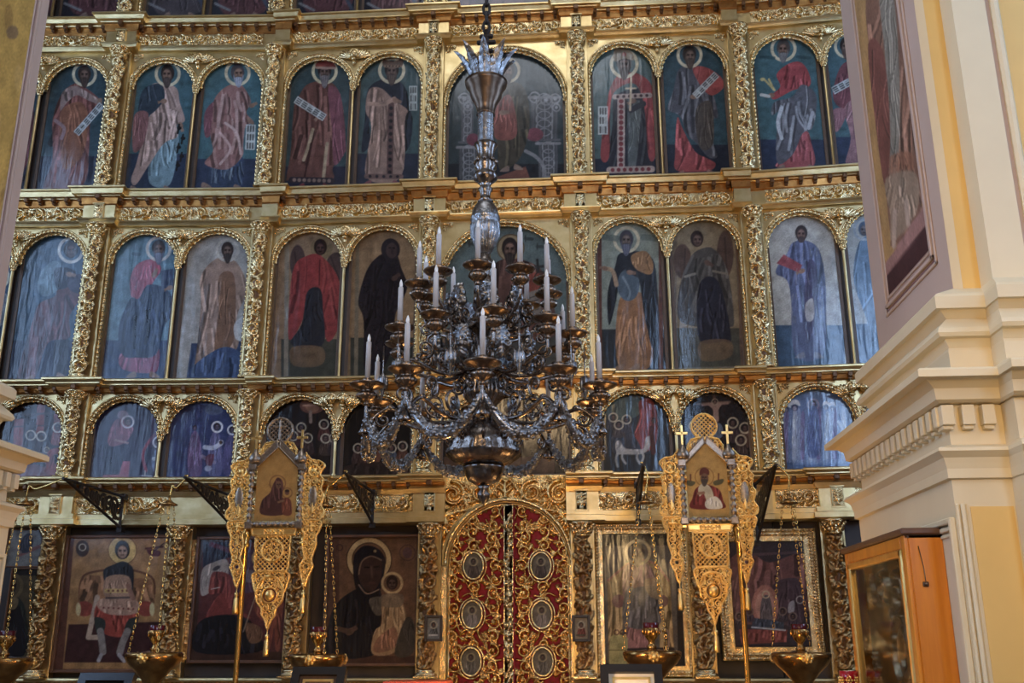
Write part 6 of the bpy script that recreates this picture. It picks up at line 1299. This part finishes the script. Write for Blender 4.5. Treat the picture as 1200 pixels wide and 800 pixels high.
def pier(nm, X, sg, label_side):
    """sg = -1: the nave lies on the -x side of the inner face"""
    xb = X-sg*1.0; xa = X-sg*.155; xo = X-sg*.07
    P = lambda x: x
    ye = YF-.10; path = [(xb, ye, 0, 1), (X, ye, sg, 1), (X, YN, sg, -1), (xa, YN, sg*.35, -1), (xa, YN-ST, sg*.35, -1), (xb, YN-ST, 0, -1)]
    if sg > 0: path = path[::-1]
    mb = MB(); mb.sweep(ent, path); e = mb.obj('pier_entablature', MT['cream']); 
    ro = structure(e); e.name = 'trim_%s' % label_side
    # dentils
    z1, z0 = cz(1103, 475, .24), cz(1103, 498, .24); mb = MB(); n = 17
    for k in range(n):
        y = YN-.24+(k+.4)*(ye-YN+.48)/n; mb.box(*sorted((X+sg*.19, X+sg*.255)), y, y+.058, z0, z1, .003); mb.box(*sorted((X+sg*.19, X+sg*.235)), y+.005, y+.053, z0-.02, z0, .002)
    x = X-sg*.02
    for k in range(9):
        xx = X+sg*.21-sg*.105*k
        if -.02 < (xx-xa)*sg < .13: continue
        off = ST if (xx-xa)*sg <= 0 else 0
        mb.box(xx-.032, xx+.032, YN-off-.255, YN-off-.19, z0, z1, .003); mb.box(xx-.026, xx+.026, YN-off-.235, YN-off-.19, z0-.02, z0, .002)
    d = mb.obj('dentils', MT['cream'], e)
    # shaft above: inner face mauve, front with ochre strip and cream pilaster
    def slab(nm2, x0, x1, y0, y1, z0, z1, m, bev=0):
        mb = MB(); mb.box(*sorted((x0, x1)), *sorted((y0, y1)), z0, z1, bev); return structure(mb.obj(nm2, MT[m]))
    top = 13.4
    slab('pier_%s_upper' % label_side, X, xb, YN, YF, zbase-.02, top, 'mauve')
    slab('trim_%s_corner' % label_side, X-sg*.002, X-sg*.055, YN-.004, YN+.02, zbase-.02, top, 'cream')
    slab('trim_%s_recess' % label_side, X-sg*.055, xa, YN-.003, YN+.02, zbase-.02, top, 'ochre')
    slab('trim_%s_pilaster' % label_side, xa, X-sg*.35, YN-ST, YN+.02, zbase-.02, top, 'cream')
    slab('trim_%s_pilaster_edge' % label_side, X-sg*.35, X-sg*.38, YN-ST+.015, YN+.02, zbase-.02, top, 'mauve')
    slab('trim_%s_pilaster_bead' % label_side, X-sg*.38, X-sg*.43, YN-ST-.015, YN+.02, zbase-.02, top, 'cream', .015)
    slab('trim_%s_side_field' % label_side, X-sg*.43, xb, YN-ST+.03, YN+.02, zbase-.02, top, 'ochre')
    # lower shaft
    PJ = .226; XQ = X+sg*PJ
    slab('pier_%s_lower' % label_side, XQ, xb, YN-PJ, ye+PJ, 0, zlow+.0005, 'cream')
    slab('trim_%s_lower_pilaster' % label_side, xa+sg*.08, xb, YN-ST-PJ, YN-.1, 0, zlow-.001, 'cream')
    slab('trim_%s_lower_field' % label_side, XQ-sg*.075, xa+sg*.09, YN-PJ-.003, YN-PJ+.001, 0, zlow-.02, 'ochre')
    for k, (o, w, pj) in enumerate(((.0, .018, .012), (.022, .022, .022), (.048, .014, .010))):
        slab('trim_%s_lower_bead%s' % (label_side, 'abc'[k]), XQ-sg*(o+.001), XQ-sg*(o+w), YN-PJ-pj, YN-PJ+.001, 0, zlow-.005, 'cream', .005)
    # niche mouldings on the inner lower face
    mb = MB()
    for o, w, pj in ((.02, .03, .03), (.06, .025, .018), (.095, .02, .01)):
        y0, y1, zt = YN-PJ+o, ye+PJ-o, zlow-.05-o
        mb.box(*sorted((XQ, XQ+sg*pj)), y0, y0+w, 0, zt, .005); mb.box(*sorted((XQ, XQ+sg*pj)), y1-w, y1, 0, zt, .005); mb.box(*sorted((XQ, XQ+sg*pj)), y0+w, y1-w, zt-w, zt, .005)
    structure(mb.obj('trim_%s_niche' % label_side, MT['cream']))
    # painted panel on the inner upper face
    if sg < 0:
        ya, yb = un(1100, 312, 'x', X)[1], un(1040, 374, 'x', X)[1]; za = un(1040, 372, 'x', X)[2]
    else:
        ya, yb, za = YN+.2, YF-.10, PZ
    zt = 9.6
    mb = MB()
    for o, w, pj, in ((0, .022, .012), (.04, .028, .02), (.085, .018, .010)):
        y0, y1, z0 = ya+o, yb-o, za+o*1.2
        for a0, a1, b0, b1 in ((y0, y0+w, z0, zt), (y1-w, y1, z0, zt), (y0, y1, z0, z0+w)): mb.box(*sorted((X, X+sg*pj)), a0, a1, b0, b1, .004)
    structure(mb.obj('trim_%s_panel_moulding' % label_side, MT['mauve']))
    mb = MB()
    for o, w in ((.028, .007), (.072, .007)):
        y0, y1, z0 = ya+o, yb-o, za+o*1.2
        for a0, a1, b0, b1 in ((y0, y0+w, z0, zt), (y1-w, y1, z0, zt), (y0, y1, z0, z0+w)): mb.box(*sorted((X, X+sg*.003)), a0, a1, b0, b1)
    structure(mb.obj('trim_%s_panel_lines' % label_side, MT['mauved']))
    y0, y1, z0 = ya+.105, yb-.105, za+.13
    fr = thing('wall_painting', 'tall %s painted on the inner face of the %s pier' % (('faded robed saint with grey-blue garment', 'right') if sg < 0 else ('ochre fresco strip', 'left')), 'painting', (X+sg*.004, y0, z0))
    Y, Z = np.meshgrid(np.linspace(y0, y1, 70), np.linspace(z0, zt, 300), indexing='ij')
    XX, YY = project(np.stack([0*Y+X, Y, Z], -1)); pt = Paint(XX, YY, 9); (saint_r if sg < 0 else saint_l)(pt); pt.wear(.08)
    mb = MB(); mb.grid(np.stack([0*Y, Y-y0, Z-z0], -1), False); me = mb.mesh('fresco', MT['paintm']); at = me.color_attributes.new('paint', 'FLOAT_COLOR', 'POINT'); C = np.ones((mb.n, 4)); C[:, :3] = np.clip(s2l(pt.C.reshape(-1, 3))*1.35, 0, .8); at.data.foreach_set('color', C.astype(np.float32).ravel()); obj('fresco', me, fr)
    return za
def saint_r(p):
    p.T(1.905, 960, 0).fill((142, 112, 74))
    p.P([(110, -20), (190, -20), (215, 120), (225, 300), (235, 420), (215, 500), (165, 550), (160, 520), (150, 420), (140, 200), (115, 120)], (104, 76, 62), folds=14).P([(135, -20), (165, -20), (180, 150), (180, 330), (165, 400), (150, 330), (150, 150)], (108, 102, 92), folds=10).P([(110, 100), (145, 120), (160, 300), (150, 420), (130, 300)], (98, 62, 54), folds=4)
    p.P([(160, 350), (205, 340), (210, 380), (165, 400)], (122, 84, 66), .7, folds=5, fc=(150, 108, 84)).P([(150, 400), (215, 385), (220, 470), (165, 540), (160, 480)], (122, 104, 88), folds=6).S([(170, 470), (168, 550)], 9, (150, 130, 116)).S([(195, 450), (200, 500)], 9, (150, 130, 116))
    p.S([(180, 0), (225, 300)], 5, (60, 44, 44), .7).P([(148, 590), (240, 450), (242, 505), (150, 620)], (128, 96, 90), sm=0).P([(148, 618), (243, 500), (250, 580), (150, 690)], (56, 34, 34), sm=0)
def saint_l(p):
    p.T(1, 0, 0).fill((150, 122, 66)); 
    for k in range(14): p.E(p.r.uniform(-5, 25), p.r.uniform(0, 320), 5, 16, (120, 94, 54) if k % 2 else (162, 134, 82), .6)
    p.E(14, 38, 7, 8, (96, 78, 60), .8)
PZ = zbase+.25
pier('right', XR, -1, 'right'); pier('left', XL, 1, 'left')
# ------------------------------------------------------------------ the nave behind the photographer
X0, X1, Y0, Y1, ZT = -10.2, 6.6, .5, -23.0, 14.0
def plane(nm, pts, m, th=.2):
    mb = MB(); P = [np.array(p, float) for p in pts]; n = np.cross(P[1]-P[0], P[3]-P[0]); n /= np.linalg.norm(n)
    mb.add(P+[p-n*th for p in P], [(0, 1, 2, 3), (7, 6, 5, 4), (0, 4, 5, 1), (1, 5, 6, 2), (2, 6, 7, 3), (3, 7, 4, 0)]); return structure(mb.obj(nm, MT[m]))
plane('floor', [(X0, Y1, 0), (X1, Y1, 0), (X1, Y0, 0), (X0, Y0, 0)], 'floorm')
mb = MB(); mb.box(X0, X1, -3.0, Y0, 0, SOLEA, .01); structure(mb.obj('floor_solea', MT['floorm']))
plane('wall_left', [(X0, Y1, 0), (X0, Y0, 0), (X0, Y0, ZT), (X0, Y1, ZT)], 'wallp'); plane('wall_right', [(X1, Y0, 0), (X1, Y1, 0), (X1, Y1, ZT), (X1, Y0, ZT)], 'wallp'); plane('wall_back', [(X1, Y1, 0), (X0, Y1, 0), (X0, Y1, ZT), (X1, Y1, ZT)], 'wallp')
plane('wall_sanctuary', [(X0, Y0, 0), (X1, Y0, 0), (X1, Y0, ZT), (X0, Y0, ZT)], 'dark'); plane('ceiling', [(X0, Y0, ZT), (X1, Y0, ZT), (X1, Y1, ZT), (X0, Y1, ZT)], 'ceil')
DAY = (.42, .63, 1.0)
def pane_mat(nm, s, c=DAY):
    m = bpy.data.materials.new(nm); m.use_nodes = True; nt = m.node_tree; nt.nodes.clear(); e = nt.nodes.new('ShaderNodeEmission'); o = nt.nodes.new('ShaderNodeOutputMaterial'); e.inputs[0].default_value = (*c, 1); e.inputs[1].default_value = s; nt.links.new(e.outputs[0], o.inputs[0]); return m
WN = [0]
def window(axis, pos, a0, a1, z0, z1, strength):
    """daylit window in a side wall (axis x) or back wall (axis y)"""
    WN[0] += 1; nm = 'window_%d' % WN[0]; inn = .06
    def bx(mb, u0, u1, w0, w1, d0, d1):
        if axis == 'x': s = 1 if pos < 0 else -1; mb.box(*sorted((pos+s*d0, pos+s*d1)), u0, u1, w0, w1)
        else: mb.box(u0, u1, *sorted((pos+d0, pos+d1)), w0, w1)
    mb = MB(); f = .1
    for u0, u1, w0, w1 in ((a0-f, a0, z0-f, z1+f), (a1, a1+f, z0-f, z1+f), (a0, a1, z0-f, z0), (a0, a1, z1, z1+f)): bx(mb, u0, u1, w0, w1, 0, .12)
    n = max(1, round((a1-a0)/.8))
    for k in range(1, n): u = a0+(a1-a0)*k/n; bx(mb, u-.03, u+.03, z0, z1, .02, .09)
    for k in range(1, max(2, round((z1-z0)/1.1))): w = z0+(z1-z0)*k/max(2, round((z1-z0)/1.1)); bx(mb, a0, a1, w-.03, w+.03, .02, .08)
    fr = structure(mb.obj(nm, MT['wallp'])); mb = MB(); bx(mb, a0, a1, z0, z1, .01, .03); mb.obj('window_pane', pane_mat('daylight %d' % WN[0], strength), fr)
W_S = 13.0
for yc in (-7.3, -9.9, -12.3, -15.0): window('x', X0, yc-.45, yc+.45, 4.0, 11.5, W_S*1.2)
window('x', X0, -3.6, -2.0, 4.5, 9.5, W_S*.8); window('x', X1, -3.6, -2.0, 4.5, 9.5, W_S*.8); window('x', X1, -10.5, -8.5, 4.0, 11.0, W_S*.8)
window('y', Y1, 4.0, 4.75, 5.0, 13.0, W_S*2); window('y', Y1, 5.3, 6.2, 5.0, 13.0, W_S*2)
def area(nm, loc, tgt, size, power, col, sy=None):
    l = bpy.data.lights.new(nm, 'AREA'); l.energy = power; l.color = col; l.size = size
    if sy: l.shape = 'RECTANGLE'; l.size_y = sy
    o = bpy.data.objects.new(nm, l); COL.objects.link(o); o.location = loc; o.rotation_euler = (Vector(tgt)-Vector(loc)).to_track_quat('-Z', 'Y').to_euler(); return o
def point(nm, loc, power, col, r=.1):
    l = bpy.data.lights.new(nm, 'POINT'); l.energy = power; l.color = col; l.shadow_soft_size = r; o = bpy.data.objects.new(nm, l); COL.objects.link(o); o.location = loc; return o
WARM = (1.0, .58, .22)
area('overhead_fill', (-1, -6.2, 13.6), (-1, -4.5, 0), 4.0, 230, (.86, .92, 1.0))  # added fill below the flat ceiling
area('nave_fill', (-.9, -10.5, 6.5), (-.9, 0, 4.5), 1.2, 80, (1.0, .70, .38))  # unseen light added to warm the central section of the screen
point('door_fill_warm', (-.7, -3.3, 1.5), 85, WARM, .15)  # unseen warm light added to brighten doors and frieze; no candle stand here
point('banner_fill_right', (1.5, -3.5, .55), 50, WARM, .15)  # added warm fill near the right banner, not one of the oil lamps
point('banner_fill_left', (-2.7, -3.6, .6), 36, WARM, .15)  # same added fill to brighten the left banner, no lamp stands here
area('pier_lamp', (1.2, -9.5, 3.2), (3.0, -6, 3.0), .6, 65, (1.0, .66, .30))
w = bpy.data.worlds.new('world'); scene.world = w; w.use_nodes = True; w.node_tree.nodes['Background'].inputs[0].default_value = (.5, .6, .8, 1); w.node_tree.nodes['Background'].inputs[1].default_value = .02
vs = scene.view_settings; vs.view_transform = 'Standard'; vs.look = 'None'; vs.gamma = 1; vs.use_curve_mapping = False; vs.exposure = -0.1
scene.cycles.use_denoising = True; scene.cycles.max_bounces = 6; scene.cycles.diffuse_bounces = 3; scene.cycles.glossy_bounces = 3; scene.cycles.sample_clamp_indirect = 6
